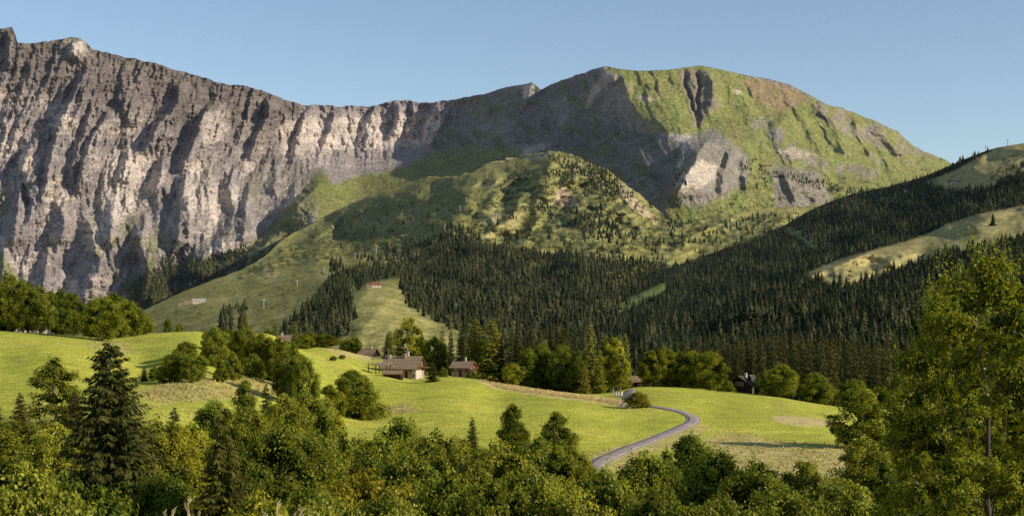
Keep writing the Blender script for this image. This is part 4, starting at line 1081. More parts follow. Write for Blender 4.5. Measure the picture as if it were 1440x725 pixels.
BELT = []
def belt():
    """spruces standing close behind the right meadow"""
    rng = np.random.default_rng(3)
    for d0, n in ((470, 26), (505, 28), (545, 30), (590, 34), (640, 36)):
        for i in range(n):
            px = 895 + (1470 - 895) * (i + rng.random()) / n; d = d0 + 18 * rng.random()
            if d0 < 500 and px < 1015: continue
            top = np.interp(px, [890, 930, 1000, 1100, 1200, 1300, 1450], [504, 480, 463, 457, 463, 472, 480]) + 15 * rng.random() + (640 - d0) * 0.035
            BELT.append((px, top, d))
    for px, top, d in BELT:
        zg = float(ground(px, min(d, 520))) - 2; H = (HY - top) / F * d - zg
        p = random.choice(PROTO['wood']); e = empty('spruce_tree', ((px - CX) / F * d, d, zg), random.random() * 6.28)
        s = H / p['H']; e.scale = (s * .95, s * .95, s)
        for pn, me in p['parts']:
            o = link(pn, me, e); o.color = (*random.choice([(1, 1, 1), (1.1, 1, .9), (.8, .88, .9), (1.15, .98, .85), (.7, .8, .8)]), 1)
        tag(e, 'tall spruce in the dark belt of spruces right behind the right meadow', 'tree', 'spruces of the belt behind the right meadow')
belt()

FT = []      # (px, py, depth, height, kind)
def scatter(sh, poly, hm, sx=0.32, sy=0.26, dens=1.0, thr=None, nsc=30, holes=(), kind=0, seed=0):
    rng = np.random.default_rng(seed + 100)
    xs = [p[0] for p in poly]; ys = [p[1] for p in poly]
    py = min(ys)
    while py < max(ys):
        dm = float(np.median(sh.depth(np.linspace(min(xs), max(xs), 9), np.full(9, py))))
        hp = hm / dm * F
        n = int((max(xs) - min(xs)) / (hp * sx)) + 1
        x = np.linspace(min(xs), max(xs), n) + rng.normal(size=n) * hp * sx * .5
        y = py + rng.normal(size=n) * hp * sy * .5
        ok = inpoly(x + 5 * fbm(x / 16, y / 9, 2), y + 4 * fbm(x / 16 + 9, y / 9, 2), poly) & (rng.random(n) < dens)
        for h in holes: ok &= ~inpoly(x, y, h)
        if thr is not None: ok &= fbm(x / nsc + seed, y / (nsc * .5), 3) > thr
        cr = np.interp(x, sh.px, sh.crest); ok &= (y > cr) & (x > sh.px[0]) & (x < sh.px[-1])
        dd = sh.depth(x, y)
        for a, b, c, o in zip(x, y, dd, ok):
            if o: FT.append((a, b, float(c), hm * (0.5 + 0.75 * rng.random() ** 1.2), kind))
        py += hp * sy
FOR1 = [(556, 400), (575, 385), (600, 378), (592, 352), (620, 345), (650, 336), (700, 347), (760, 356), (850, 362), (900, 366), (935, 375), (985, 378), (1000, 400), (900, 480), (760, 500), (650, 500), (648, 468), (600, 447), (572, 430), (566, 414)]
FOR2 = [(380, 490), (410, 445), (432, 425), (452, 404), (470, 386), (500, 376), (560, 370), (600, 358), (600, 380), (560, 390), (520, 398), (498, 412), (495, 432), (502, 440), (492, 470), (470, 492)]
scatter(alp, FOR1, 13.5, .34, .26, seed=1)
scatter(alp, FOR2, 13.5, .34, .26, seed=2)
scatter(alp, [(303, 480), (310, 446), (322, 432), (340, 430), (350, 450), (352, 480)], 20, seed=3)
scatter(alp, [(452, 384), (462, 372), (482, 370), (486, 384)], 18, seed=4)
scatter(alp, [(500, 372), (500, 350), (560, 345), (600, 330), (640, 322), (660, 340), (600, 358), (560, 368)], 18, dens=.75, thr=0.05, nsc=20, seed=5)
scatter(alp, [(615, 340), (630, 318), (660, 322), (680, 345)], 18, dens=.9, seed=6)
scatter(alp, [(690, 345), (700, 300), (760, 285), (800, 300), (880, 320), (935, 330), (1000, 345), (980, 375), (850, 362), (760, 356)], 15, .42, .36, dens=.85, thr=0.14, nsc=26, seed=7)
scatter(alp, [(765, 262), (780, 222), (800, 222), (850, 240), (875, 262), (860, 285), (830, 280), (800, 265)], 13, .45, .4, dens=.85, thr=0.06, nsc=20, seed=8)
scatter(alp, [(700, 262), (715, 232), (742, 232), (745, 262)], 12, .5, .45, dens=.7, thr=0.0, nsc=10, seed=9)
scatter(alp, [(935, 318), (960, 300), (1120, 296), (1160, 330), (1050, 350), (940, 345)], 14, .42, .4, dens=.85, thr=0.10, nsc=24, seed=10)
scatter(alp, [(430, 365), (430, 330), (520, 290), (640, 270), (640, 330), (500, 352)], 14, .6, .5, dens=.6, thr=0.18, nsc=14, seed=11)
scatter(massif, [(176, 440), (186, 398), (225, 378), (240, 340), (262, 340), (280, 368), (345, 345), (350, 385), (262, 408)], 20, .4, .35, dens=.85, thr=-0.25, nsc=16, seed=12)
scatter(massif, [(945, 290), (948, 230), (962, 215), (975, 225), (968, 250), (955, 270), (960, 292)], 14, .5, .45, dens=.7, thr=-0.1, seed=13)
scatter(massif, [(1040, 228), (1062, 225), (1085, 245), (1085, 262), (1062, 268)], 12, .55, .5, dens=.7, thr=0.0, nsc=12, seed=14)
scatter(massif, [(1085, 240), (1180, 262), (1240, 268), (1240, 274), (1170, 270), (1085, 248)], 14, .5, .5, dens=.8, seed=15)
scatter(alp, [(505, 425), (512, 420), (514, 430)], 14, .5, .5, seed=16)
HP = [(740, 640), (800, 474), (830, 444), (860, 414), (900, 392), (950, 376), (1000, 358), (1050, 338), (1100, 320), (1150, 292), (1200, 274), (1250, 264), (1300, 250), (1345, 231), (1385, 214), (1402, 209), (1600, 200), (1600, 560), (1300, 560), (900, 560)]
CLR = [(1105, 330), (1122, 326), (1150, 352), (1135, 356)]
scatter(hill, HP, 11.5, .34, .25, thr=-0.42, nsc=26, holes=(M1, M2, M3, M4, CLR), seed=20)
scatter(hill, [(1395, 250), (1440, 228), (1500, 220), (1500, 245), (1440, 246)], 12, .4, .4, dens=.7, seed=21)
scatter(hill, [(1360, 345), (1390, 318), (1440, 300), (1480, 300), (1480, 335), (1420, 340)], 20, .4, .4, dens=.7, thr=0.12, nsc=14, seed=22)
scatter(hill, [(1183, 398), (1200, 372), (1235, 356), (1238, 360), (1205, 380), (1190, 400)], 5, .5, .9, dens=.5, thr=.0, nsc=8, seed=24, kind=1)
scatter(alp, [(760, 216), (790, 208), (830, 222), (872, 246), (905, 272), (925, 300), (900, 300), (868, 270), (828, 248), (780, 238)], 12, .45, .4, dens=.8, thr=-.05, nsc=12, seed=40)
scatter(alp, [(825, 232), (850, 236), (872, 262), (858, 280), (832, 262)], 13, .4, .36, seed=41)
scatter(alp, [(800, 300), (850, 290), (880, 320), (870, 345), (820, 340)], 15, .4, .36, thr=-.1, nsc=14, seed=42)
# low scrub between the trees
scatter(alp, [(330, 392), (400, 348), (470, 322), (600, 336), (620, 356), (470, 366), (400, 378)], 6, .8, .7, dens=.6, thr=-0.02, nsc=22, kind=1, seed=30)
scatter(alp, [(700, 262), (760, 240), (830, 225), (930, 300), (1050, 305), (1120, 300), (1120, 345), (950, 352), (900, 364), (700, 350), (640, 330), (660, 290)], 7, .8, .7, dens=.6, thr=-0.04, nsc=20, kind=1, seed=31)
scatter(massif, [(290, 420), (340, 384), (400, 330), (440, 300), (446, 310), (405, 345), (350, 400)], 7, .8, .7, dens=.7, thr=-.1, kind=1, seed=32)
scatter(massif, [(176, 430), (200, 395), (350, 345), (345, 385), (262, 408)], 8, .7, .6, dens=.8, thr=-.2, kind=1, seed=33)
scatter(alp, [(560, 300), (620, 260), (760, 225), (770, 250), (700, 290), (640, 330)], 6, 1, .8, dens=.5, thr=.14, nsc=24, kind=1, seed=34)
scatter(hill, [(1390, 262), (1400, 230), (1440, 215), (1500, 215), (1500, 250)], 5, .8, .7, dens=.6, thr=-.1, kind=1, seed=35)
scatter(massif, [(640, 215), (760, 170), (900, 190), (935, 240), (930, 300), (880, 260), (800, 215)], 7, .9, .9, dens=.5, thr=.12, nsc=18, kind=1, seed=36)
scatter(massif, [(1000, 300), (1010, 270), (1090, 230), (1240, 260), (1300, 250), (1300, 290), (1100, 300)], 7, .9, .9, dens=.5, thr=.1, nsc=18, kind=1, seed=37)
scatter(alp, [(230, 440), (300, 395), (400, 375), (470, 385), (400, 440), (300, 460)], 4, 1.6, 1.2, dens=.5, thr=.15, nsc=18, kind=1, seed=38)

LOWP = [low_spruce_arrays(20, 9.6, 10, 7, s) for s in range(6)]
MINP = [low_spruce_arrays(20, 9.8, 8, 6, s + 20) for s in range(3)] + [low_spruce_arrays(20, 7.4, 8, 5, 41), low_spruce_arrays(16, 12.5, 6, 7, 42, .5), low_spruce_arrays(15, 11, 7, 6, 43, .5)]
BUSHP = [low_bush_arrays(6, 8.5, 16, s) for s in range(5)]
def merge(name, items, protos, h0, mat, label):
    V, Tt, A, off = [], [], [], 0
    rng = np.random.default_rng(77)
    for px, py, d, h, k in items:
        v, t, a = protos[rng.integers(len(protos))]
        s = h / h0; r = rng.random() * 6.283; c, sn = math.cos(r), math.sin(r); wd = s * (0.85 + .35 * rng.random())
        x, y, z = at(px, py, d)
        lean = rng.normal(size=2) * .02
        V.append(np.stack([(v[:, 0] * c - v[:, 1] * sn) * wd + x + lean[0] * v[:, 2], (v[:, 0] * sn + v[:, 1] * c) * wd + y + lean[1] * v[:, 2], v[:, 2] * s + z - .3], 1))
        Tt.append(t + off); off += len(v)
        A.append(np.clip((a * .5 + rng.random() ** 1.5 * .6) * (0.65 + 0.9 * max(-.5, min(.6, 1.4 * float(fbm(np.array(px / 38.), np.array(py / 16.), 3))))), 0, 1))
    return tag(link(name, mesh_np(name, np.concatenate(V), np.concatenate(Tt), M[mat], False, np.concatenate(A))), label, 'vegetation', kind='stuff')

def mainforest():
    con = [f for f in FT if f[4] == 0]; scr = [f for f in FT if f[4] == 1]
    # the ones that show largest become trees of their own
    con.sort(key=lambda f: -f[3] / f[2])
    one, rest, cnt = [], [], 0
    for f in con:
        px, py, d, h, k = f
        vis = py < np.interp(px, [300, 480, 640, 900, 1000, 1240, 1440], [462, 480, 476, 500, 470, 474, 482])
        if vis and len(one) < 120: one.append(f)
        else: rest.append(f)
    low = [mesh_np('spruce', v, t, M['forest'], False, a) for v, t, a in LOWP]
    for px, py, d, h, k in one:
        o = link('spruce_tree', random.choice(low)); o.location = at(px, py, d); s = h / 20
        o.scale = (s, s, s); o.rotation_euler = (0, 0, random.random() * 6.28)
        side = px > 800
        tag(o, 'spruce in the lowest, nearest part of the dark forest on the right hillside' if side else 'spruce in the lowest, nearest part of the wooded slope behind the chalets', 'tree',
            'nearest spruces of the right hillside forest' if side else 'nearest spruces of the slope behind the chalets')
    merge('forest', rest, MINP, 20, 'forest', 'dense dark spruce forest covering the hillsides below the mountain')
    merge('scrub', scr, BUSHP, 6, 'scrub', 'low green scrub scattered over the alpine slopes')
    print('FOREST', len(one), len(rest), len(scr))
mainforest()


def gable_house(name, loc, rz, L, W, hb, hw, rise, label, cat='house', ov=0.9, stone='stone', wood='timber', roofm='shingle', windows=(), chimneys=(), door=None, extras=None, group=None):
    """house with a gabled roof, ridge along local x; hb masonry height, hw wall height to the eaves"""
    e = empty(name, loc, rz)
    x0, x1, y0, y1 = -L / 2, L / 2, -W / 2, W / 2
    if hb > 0.05: MB().box(x0, x1, y0, y1, -1.5, hb).build('base_wall', M[stone], e)
    m = MB(); t = 0.06
    m.quadbox([(x0 - t, y0 - t, hb + .003), (x1 + t, y0 - t, hb + .003), (x1 + t, y1 + t, hb + .003), (x0 - t, y1 + t, hb + .003), (x0 - t, y0 - t, hw), (x1 + t, y0 - t, hw), (x1 + t, y1 + t, hw), (x0 - t, y1 + t, hw)])
    for x, f in ((x0 - t, 1), (x1 + t, -1)):
        a, b, c = (x, y0 - t, hw), (x, y1 + t, hw), (x, 0, hw + rise * .97)
        xi = x + f * .25
        a2, b2, c2 = (xi, y0 - t, hw), (xi, y1 + t, hw), (xi, 0, hw + rise * .97)
        m.poly([a, b, c] if f > 0 else [b, a, c]); m.poly([b2, a2, c2] if f > 0 else [a2, b2, c2])
    m.build('timber_wall', M[wood], e)
    sl = rise / (W / 2); th = 0.22
    r = MB()
    xr0, xr1 = x0 - ov, x1 + ov; ye = W / 2 + ov; ze = hw - ov * sl; zr = hw + rise + .05
    for sg in (-1, 1):
        # three slightly uneven panels, so the old roof sags
        N = 9
        for i in range(N):
            xa = xr0 + (xr1 - xr0) * i / N; xb = xr0 + (xr1 - xr0) * (i + 1) / N
            sa = -.10 * math.sin(math.pi * i / N) ; sb = -.10 * math.sin(math.pi * (i + 1) / N)
            r.quadbox([(xa, sg * ye, ze), (xb, sg * ye, ze), (xb, sg * .0, zr + sb), (xa, sg * .0, zr + sa), (xa, sg * ye, ze + th), (xb, sg * ye, ze + th), (xb, 0, zr + th + sb), (xa, 0, zr + th + sa)])
    rf = r.build('roof', M[roofm], e)
    for x in (xr0 - .03, xr1 - .05):
        b = MB()
        for sg in (-1, 1):
            b.quadbox([(x, sg * (ye + .02), ze - .12), (x + .08, sg * (ye + .02), ze - .12), (x + .08, sg * .004, zr - .12), (x, sg * .004, zr - .12), (x, sg * (ye + .02), ze + th - .03), (x + .08, sg * (ye + .02), ze + th - .03), (x + .08, sg * .004, zr + th - .03), (x, sg * .004, zr + th - .03)])
        b.build('bargeboard', M[wood], rf)
    for (x, y, w, h, mt) in chimneys:
        zb = hw + rise * (1 - abs(y) / (W / 2)) - .4
        c = MB().box(x - w / 2, x + w / 2, y - w / 2, y + w / 2, zb, zb + h + .4).build('chimney', M[mt], rf)
        MB().box(x - w * .62, x + w * .62, y - w * .62, y + w * .62, zb + h + .403, zb + h + .55).build('chimney_cap', M['boulder'], rf)
    for (side, u, z, w, h) in windows:
        def P(u0, u1, n0, n1, z0, z1):
            k = MB()
            if side == 'front': k.box(u0, u1, y0 - t - n1, y0 - t - n0, z0, z1)
            elif side == 'right': k.box(x1 + t + n0, x1 + t + n1, u0, u1, z0, z1)
            else: k.box(x0 - t - n1, x0 - t - n0, u0, u1, z0, z1)
            return k
        fr = MB()
        for q in ((u - w / 2 - .1, u - w / 2, z, z + h), (u + w / 2, u + w / 2 + .1, z, z + h), (u - w / 2 - .1, u + w / 2 + .1, z + h + .003, z + h + .12), (u - w / 2 - .1, u + w / 2 + .1, z - .12, z - .003), (u - .03, u + .03, z + .003, z + h - .003)):
            kk = P(q[0], q[1], .003, .07, q[2], q[3]); n = len(fr.v); fr.v += kk.v; fr.f += [[i + n for i in f] for f in kk.f]
        wn = fr.build('window', M['render_white'], e)
        P(u - w / 2 + .01, u + w / 2 - .01, .004, .03, z + .01, z + h - .01).build('pane', M['glass'], wn)
    if door:
        side, u, w, h = door
        k = MB().box(u - w / 2, u + w / 2, y0 - t - .05, y0 - t - .003, 0, h) if side == 'front' else MB().box(x1 + t + .003, x1 + t + .05, u - w / 2, u + w / 2, 0, h)
        dd = k.build('door', M['dark_timber'], e)
        kk = MB().box(u + w * .3, u + w * .36, y0 - t - .1, y0 - t - .052, 1.0, 1.15) if side == 'front' else MB().box(x1 + t + .052, x1 + t + .1, u + w * .3, u + w * .36, 1.0, 1.15)
        kk.build('handle', M['metal'], dd)
    if extras: extras(e)
    return tag(e, label, cat, group)

def site(px, base):
    d = hit(px, base, 430.0); return ((px - CX) / F * d, d, float(ground(px, d)))

# big chalet
def big_extra(e):
    # white rendered corner room, dark panel painted as the shade of an open hay bay with posts, balcony rail
    MB().box(4.7, 5.93, -4.22, -2.2, -1.5, 3.3).build('white_wall', M['render_white'], e)
    MB().box(5.934, 6.02, -3.9, 1.2, -1.4, 2.5).build('white_gable_wall', M['render_white'], e)
    MB().box(5.0, 5.5, -4.3, -4.224, 0.2, 1.3).build('small_door', M['dark_timber'], e)
    MB().box(-5.8, -3.2, -4.13, -4.003, 0.0, 2.9).build('hay_bay_shade', M['dark_timber'], e)
    MB().box(-3.15, -2.7, -4.3, -4.003, -1.0, 2.95).build('pillar', M['render_white'], e)
    p = MB()
    for x in (-6.0, -3.0, 0, 3.0, 6.0): p.box(x - .1, x + .1, -5.0, -4.8, 2.35, 2.52)
    p.box(-6.3, 6.3, -5.05, -4.85, 2.2, 2.345); p.build('eaves_beam', M['dark_timber'], e)
    MB().tube([(-5.3, -.6, 6.4), (-5.3, -.6, 9.6)], [.06, .05], 6).build('stove_pipe', M['boulder'], e)
    MB().box(6.3, 8.3, 1.0, 3.6, 3.2, 3.35).build('side_canopy', M['shingle'], e)
x, y, z = site(568, 530)
big = gable_house('chalet', (x, y, z), math.radians(-17), 11.8, 8.0, 2.5, 3.6, 3.3, 'big stone and timber chalet with grey shingle roof and two chimneys', 'chalet', 1.0,
            windows=(('front', -1.2, .7, .8, .9), ('front', 1.2, .7, .8, .9), ('front', -.2, 2.75, .8, .7), ('right', -1.6, 4.0, .8, .9), ('right', 1.4, 4.0, .8, .9), ('right', 0, 5.4, .6, .7)),
            chimneys=((-5.0, -.9, 1.0, 1.2, 'boulder'), (0.6, -.7, .9, 1.5, 'stone'), (1.4, .3, .7, 1.9, 'render_white')), door=('front', 2.4, 1.0, 2.0), extras=big_extra)
big.scale = (.84, .84, .86)
x, y, z = site(553, 531)
gable_house('woodshed', (x, y, z), math.radians(-14), 5.0, 2.4, 0.8, 1.2, 0.65, 'low woodshed with grey roof standing in front of the big chalet', 'shed', .35, stone='dark_timber', wood='timber')
# carport left of the chalet
def carport():
    x, y, z = site(531, 525)
    e = empty('open_shelter', (x, y, z), math.radians(-12))
    r = MB(); r.quadbox([(-.8, -1.9, 2.2), (3.6, -1.9, 2.2), (3.6, 1.9, 2.9), (-.8, 1.9, 2.9), (-.8, -1.9, 2.36), (3.6, -1.9, 2.36), (3.6, 1.9, 3.06), (-.8, 1.9, 3.06)]); r.build('roof', M['shingle'], e)
    for px_, py_, h in ((0, -1.6, 2.24), (0, 1.6, 2.8), (3.2, -1.6, 2.24), (3.2, 1.6, 2.8)): MB().box(px_ - .12, px_ + .12, py_ - .12, py_ + .12, -.6, h).build('post', M['timber'], e)
    tag(e, 'open wooden shelter with a lean-to roof at the left end of the big chalet', 'shelter')
    x, y, z = site(518.5, 523.5)
    e = empty('pergola', (x, y, z), 0)
    for q in (-.1, 2.0): MB().box(q - .14, q + .14, -.14, .14, -.5, 2.2).build('post', M['timber'], e)
    MB().box(-.5, 2.5, -.1, .1, 2.203, 2.38).build('beam', M['timber'], e)
    tag(e, 'brown wooden pergola posts with a crossbeam left of the open shelter', 'pergola')
carport()
# small red chalet
def small_extra(e):
    b = MB(); b.box(3.4, 4.5, -2.6, 2.6, 2.1, 2.22)
    for k in range(12): b.box(4.40, 4.46, -2.55 + k * .45, -2.49 + k * .45, 2.223, 3.0)
    b.box(4.38, 4.48, -2.6, 2.6, 3.003, 3.1); b.build('balcony', M['red_timber'], e)
    MB().box(3.47, 3.53, -2.4, -.9, 0.05, 1.9).build('white_panel', M['render_white'], e)
x, y, z = site(652, 530)
cab = gable_house('cabin', (x, y, z), math.radians(-24), 6.8, 5.6, 1.9, 3.4, 1.7, 'small red brown timber chalet with balcony, right of the big chalet', 'chalet', .75, wood='red_timber',
            windows=(('front', -1.6, 2.3, .8, .8), ('front', 1.4, 2.3, .8, .8), ('right', -1.2, 2.35, .8, .8), ('right', 1.2, 2.35, .8, .8), ('right', 1.3, .5, .7, .8)),
            chimneys=((.6, .3, .5, 1.6, 'render_white'),), door=('front', .1, .9, 1.9), extras=small_extra)
cab.scale = (.84, .84, .88)
# the dark chalet behind the right meadow
def dark_extra(e):
    MB().box(-5.9, -5.5, -4.9, -4.4, -1, 3.2).build('pillar', M['render_white'], e)
d = 424.0; px = 1049; zb = (HY - 556) / F * d
gable_house('chalet', ((px - CX) / F * d, d, zb), math.radians(58), 10.5, 8.6, 1.2, 3.3, 2.6, 'dark timber chalet with its shaded gable towards the right meadow', 'chalet', .9, roofm='shaded_shingle', stone='dark_timber', wood='dark_timber',
            windows=(('left', -.9, 3.4, .9, .8), ('left', .5, 3.4, .9, .8)), chimneys=((-1.5, -.5, .7, 1.2, 'render_white'), (-2.6, -2.2, .8, 1.6, 'dark_timber')), extras=dark_extra)
# dark shed where the road enters the wood
d = 446.0; px = 893; zb = float(ground(px, d)) - .3
gable_house('shed', ((px - CX) / F * d, d, zb), math.radians(-8), 6.4, 5, .2, 3.2, 1.4, 'dark wooden shed where the road disappears between the trees', 'shed', .6, stone='dark_timber', wood='dark_timber', windows=(('front', 1.6, 1.4, .9, .9),))
# roofs half hidden beyond the meadow edge
d = 486.0; px = 516
gable_house('farmhouse', ((px - CX) / F * d, d, (HY - 507) / F * d), math.radians(-20), 6.0, 5, .8, 2.2, 1.9, 'brown roofed house half sunk behind the meadow edge left of the big chalet', 'house', .8, wood='dark_timber', chimneys=((1.6, 0, .5, .9, 'render_white'),))
d = 505.0; px = 397
gable_house('farmhouse', ((px - CX) / F * d, d, (HY - 489) / F * d), math.radians(-12), 7.5, 6, .8, 2.6, 1.9, 'half hidden house with brown roof and white chimneys behind the grove on the slope', 'house', .7, wood='dark_timber',
            chimneys=((-2.5, -.4, .7, .9, 'render_white'), (-.2, 0, .6, .8, 'render_white')))
# far farms
def far(name, sh, px, py, rz, L, W, hw, rise, label, **kw):
    p = sh.point(px, py); return gable_house(name, p, math.radians(rz), L, W, kw.pop('hb', hw * .5), hw, rise, label, kw.pop('cat', 'farm'), .8, **kw)
far('farmhouse', alp, 280, 426, 12, 20, 9, 4.5, 2.5, 'long white farmhouse on the pale green slope at the left', stone='render_white', wood='render_white', roofm='boulder', windows=(('front', -5, 1.2, 1.2, 1.3), ('front', 0, 1.2, 1.2, 1.3), ('front', 5, 1.2, 1.2, 1.3)))
far('barn', alp, 264, 427, 8, 10, 6, 2.4, 1.6, 'grey barn right beside the long white farmhouse', stone='boulder', wood='boulder', cat='barn')
far('barn', alp, 255, 429, 5, 8, 5, 2, 1.3, 'lower grey barn, farther left of the long white farmhouse', stone='boulder', wood='timber', cat='barn')
far('farmhouse', alp, 529, 404, 14, 11, 8, 3.4, 2.2, 'white farm with a red roof on top of the sunny meadow knoll', stone='render_white', wood='render_white', roofm='red_roof', windows=(('front', -2, 1.2, 1, 1.1), ('front', 2, 1.2, 1, 1.1)))
far('barn', alp, 519, 405, 10, 5, 4, 2.2, 1.2, 'small pale barn just left of the red roofed farm', stone='boulder', wood='boulder', cat='barn')
far('hut', alp, 568, 333, 10, 12, 8, 3.2, 2, 'white hut high on the slope above the forest', stone='render_white', wood='render_white', cat='hut')
far('lift_station', alp, 717, 224, 4, 26, 10, 4, 1.8, 'pale lift station on the ridge under the dark back wall', stone='render_white', wood='boulder', cat='building')
far('lift_station', alp, 706, 228, 4, 10, 8, 3, 1.4, 'little hut left of the pale lift station on the ridge', stone='render_white', wood='boulder', cat='building')
far('farmhouse', hill, 1346, 257, 8, 18, 9, 3.6, 2.4, 'white roofed farm on the high pasture at the right', stone='render_white', wood='timber', roofm='boulder')
far('barn', hill, 1336, 257, 8, 8, 6, 2.6, 1.5, 'small dark barn left of the white roofed farm', stone='boulder', wood='dark_timber', cat='barn')
far('hut', hill, 1276, 270, 0, 9, 6, 3, 1.6, 'tiny white hut among the trees left of the high pasture', stone='render_white', wood='render_white', cat='hut')

PYL = [('lowest lift pylon, beside the left end of the pale slope', 371, 434, 12), ('lift pylon above the spur of dark spruces', 418, 402, 9), ('lift pylon with wide arm at the tree clump', 456, 384, 10), ('broad lift pylon left of the tallest pylon', 500, 364, 12),
       ('tallest lift pylon, on the slope above the dark spruce spur', 529, 357, 18), ('lift pylon among the trees right of the white hut', 608, 343, 12), ('lift pylon at the upper edge of the forest', 625, 324, 11), ('lift pylon below the middle of the ridge', 647, 297, 12),
       ('lift pylon second below the ridge', 656, 285, 12), ('lift pylon in the shaded hollow left of the piste', 593, 273, 12), ('lift pylon third below the lift station', 673, 262, 13), ('top lift pylon just below the lift station', 685, 250, 16),
       ('leaning pylon on the sunny piste, lower one', 692, 314, 10), ('leaning pylon on the sunny piste, upper one', 698, 306, 10)]
def pylons():
    for lb, px, py, h in PYL:
        e = empty('lift_pylon', alp.point(px, py), math.radians(20))
        MB().tube([(0, 0, -2), (0, 0, h)], [.5, .34], 8).build('mast', M['metal'], e, True)
        MB().box(-2.6, 2.6, -.22, .22, h - .8, h - .3).build('crossarm', M['metal'], e)
        for s in (-1, 1): MB().box(s * 2.3 - .25, s * 2.3 + .25, -1.5, 1.5, h - 1.4, h - .803).build('sheave_assembly', M['metal'], e)
        tag(e, lb, 'ski lift')
pylons()
def masts():
    for lb, px, py, h in (('thin mast on the skyline of the right hill, left one', 1386, 214, 14), ('thin mast on the skyline of the right hill, right one', 1417, 206, 14)):
        e = empty('mast', hill.point(px, py + 1), 0)
        MB().tube([(0, 0, -2), (0, 0, h)], [.45, .28], 6).build('pole', M['dark_timber'], e)
        MB().box(-2.2, 2.2, -.22, .22, h - 2.2, h - 1.7).build('crossarm', M['dark_timber'], e)
        tag(e, lb, 'mast')
masts()

def boulder(px, py, s, label, seed, flat=.7):
    rng = np.random.default_rng(seed); import bmesh
    bm = bmesh.new(); bmesh.ops.create_icosphere(bm, subdivisions=3, radius=1)
    for v in bm.verts:
        n = 1 + .22 * float(perlin(v.co.x * 1.7 + seed, v.co.y * 1.7 + v.co.z * 1.3)) + .1 * float(perlin(v.co.x * 5 + seed, v.co.z * 5 + v.co.y * 3))
        v.co *= n; v.co.z *= flat
    me = bpy.data.meshes.new('boulder'); bm.to_mesh(me); bm.free(); me.materials.append(M['boulder'])
    o = link('boulder', me); o.scale = (s, s * .8, s); o.location = site(px, py); o.rotation_euler = (0, 0, seed); tag(o, label, 'rock')
boulder(878, 571, 1.1, 'pale boulder at the left foot of the round brownish bush', 1)
boulder(884, 574, .9, 'pale boulder lower right of the first one by the brownish bush', 2)
boulder(871, 569, .6, 'small pale stone left of the boulders at the road bend', 3)
def hives():
    for k, (px, lb) in enumerate(((863, 'white wooden crate on the verge beside the wood, left one of four'), (866.5, 'white wooden crate on the verge beside the wood, second of four'), (870, 'white wooden crate on the verge beside the wood, third of four'), (873.5, 'white wooden crate on the verge beside the wood, right one of four'))):
        x, y, z = site(px, 557); e = empty('crate', (x, y, z), .2 * k)
        MB().box(-.28, .28, -.3, .3, .15, 1.0 + .12 * (k % 2)).build('box', M['render_white'], e)
        MB().box(-.34, .34, -.36, .36, 1.003 + .12 * (k % 2), 1.1 + .12 * (k % 2)).build('lid', M['boulder'], e)
        l = MB()
        for a in (-.22, .22): l.box(a - .04, a + .04, -.25, .25, -.2, .147)
        l.build('feet', M['timber'], e)
        tag(e, lb, 'crate', 'white crates on the verge')
hives()

# the big near tree filling the right border
plant('near', 1392, 340, 'big near tree with open leafy branches filling the right border', d=35, w=330, name='ash_tree', tint=(.8, .82, .6), rz=1.0)
plant('near', 1330, 372, 'slimmer leafy tree overlapping the left side of the big near tree', d=37, w=170, name='ash_tree', tint=(.8, .82, .6), rz=3.4)
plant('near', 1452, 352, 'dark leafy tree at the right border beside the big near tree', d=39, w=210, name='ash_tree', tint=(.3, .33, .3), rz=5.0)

# dry stalks of tall grass close to the camera along the bottom of the frame
def stalks():
    rng = np.random.default_rng(8); V, var = [], []
    for k in range(36):
        px = rng.choice([rng.uniform(-60, 90), rng.uniform(230, 430), rng.uniform(150, 560)]); d = rng.uniform(9, 15)
        x = (px - CX) / F * d; z0 = float(ground(px, d)); zt = -(HY and (rng.uniform(706, 760) - HY)) / F * d
        n = 6; lean = rng.normal(size=2) * .12
        pts = [np.array([x + lean[0] * (i / n) ** 2, d + lean[1] * (i / n) ** 2, z0 + (zt - z0) * i / n]) for i in range(n + 1)]
        wv = .006
        v = rng.random()
        for a, b in zip(pts[:-1], pts[1:]):
            V.append(np.stack([a - [wv, 0, 0], a + [wv, 0, 0], b + [wv * .8, 0, 0], b - [wv * .8, 0, 0]])); var += [v] * 4
        for j in range(14):      # seed head
            p = pts[-1] - np.array([0, 0, .16 * rng.random()]); a = rng.normal(size=3) * .02; a[2] = abs(a[2]) + .03
            V.append(np.stack([p, p + a * .5 + [.008, 0, 0], p + a, p + a * .5 - [.008, 0, 0]])); var += [min(1, v + .3)] * 4
    V = np.concatenate(V); n = len(V) // 4
    tag(link('grass', mesh_np('grass', V, np.arange(4 * n).reshape(n, 4), M['straw'], False, var)), 'tall dry grass stalks along the bottom edge of the photo', 'grass', kind='stuff')
stalks()

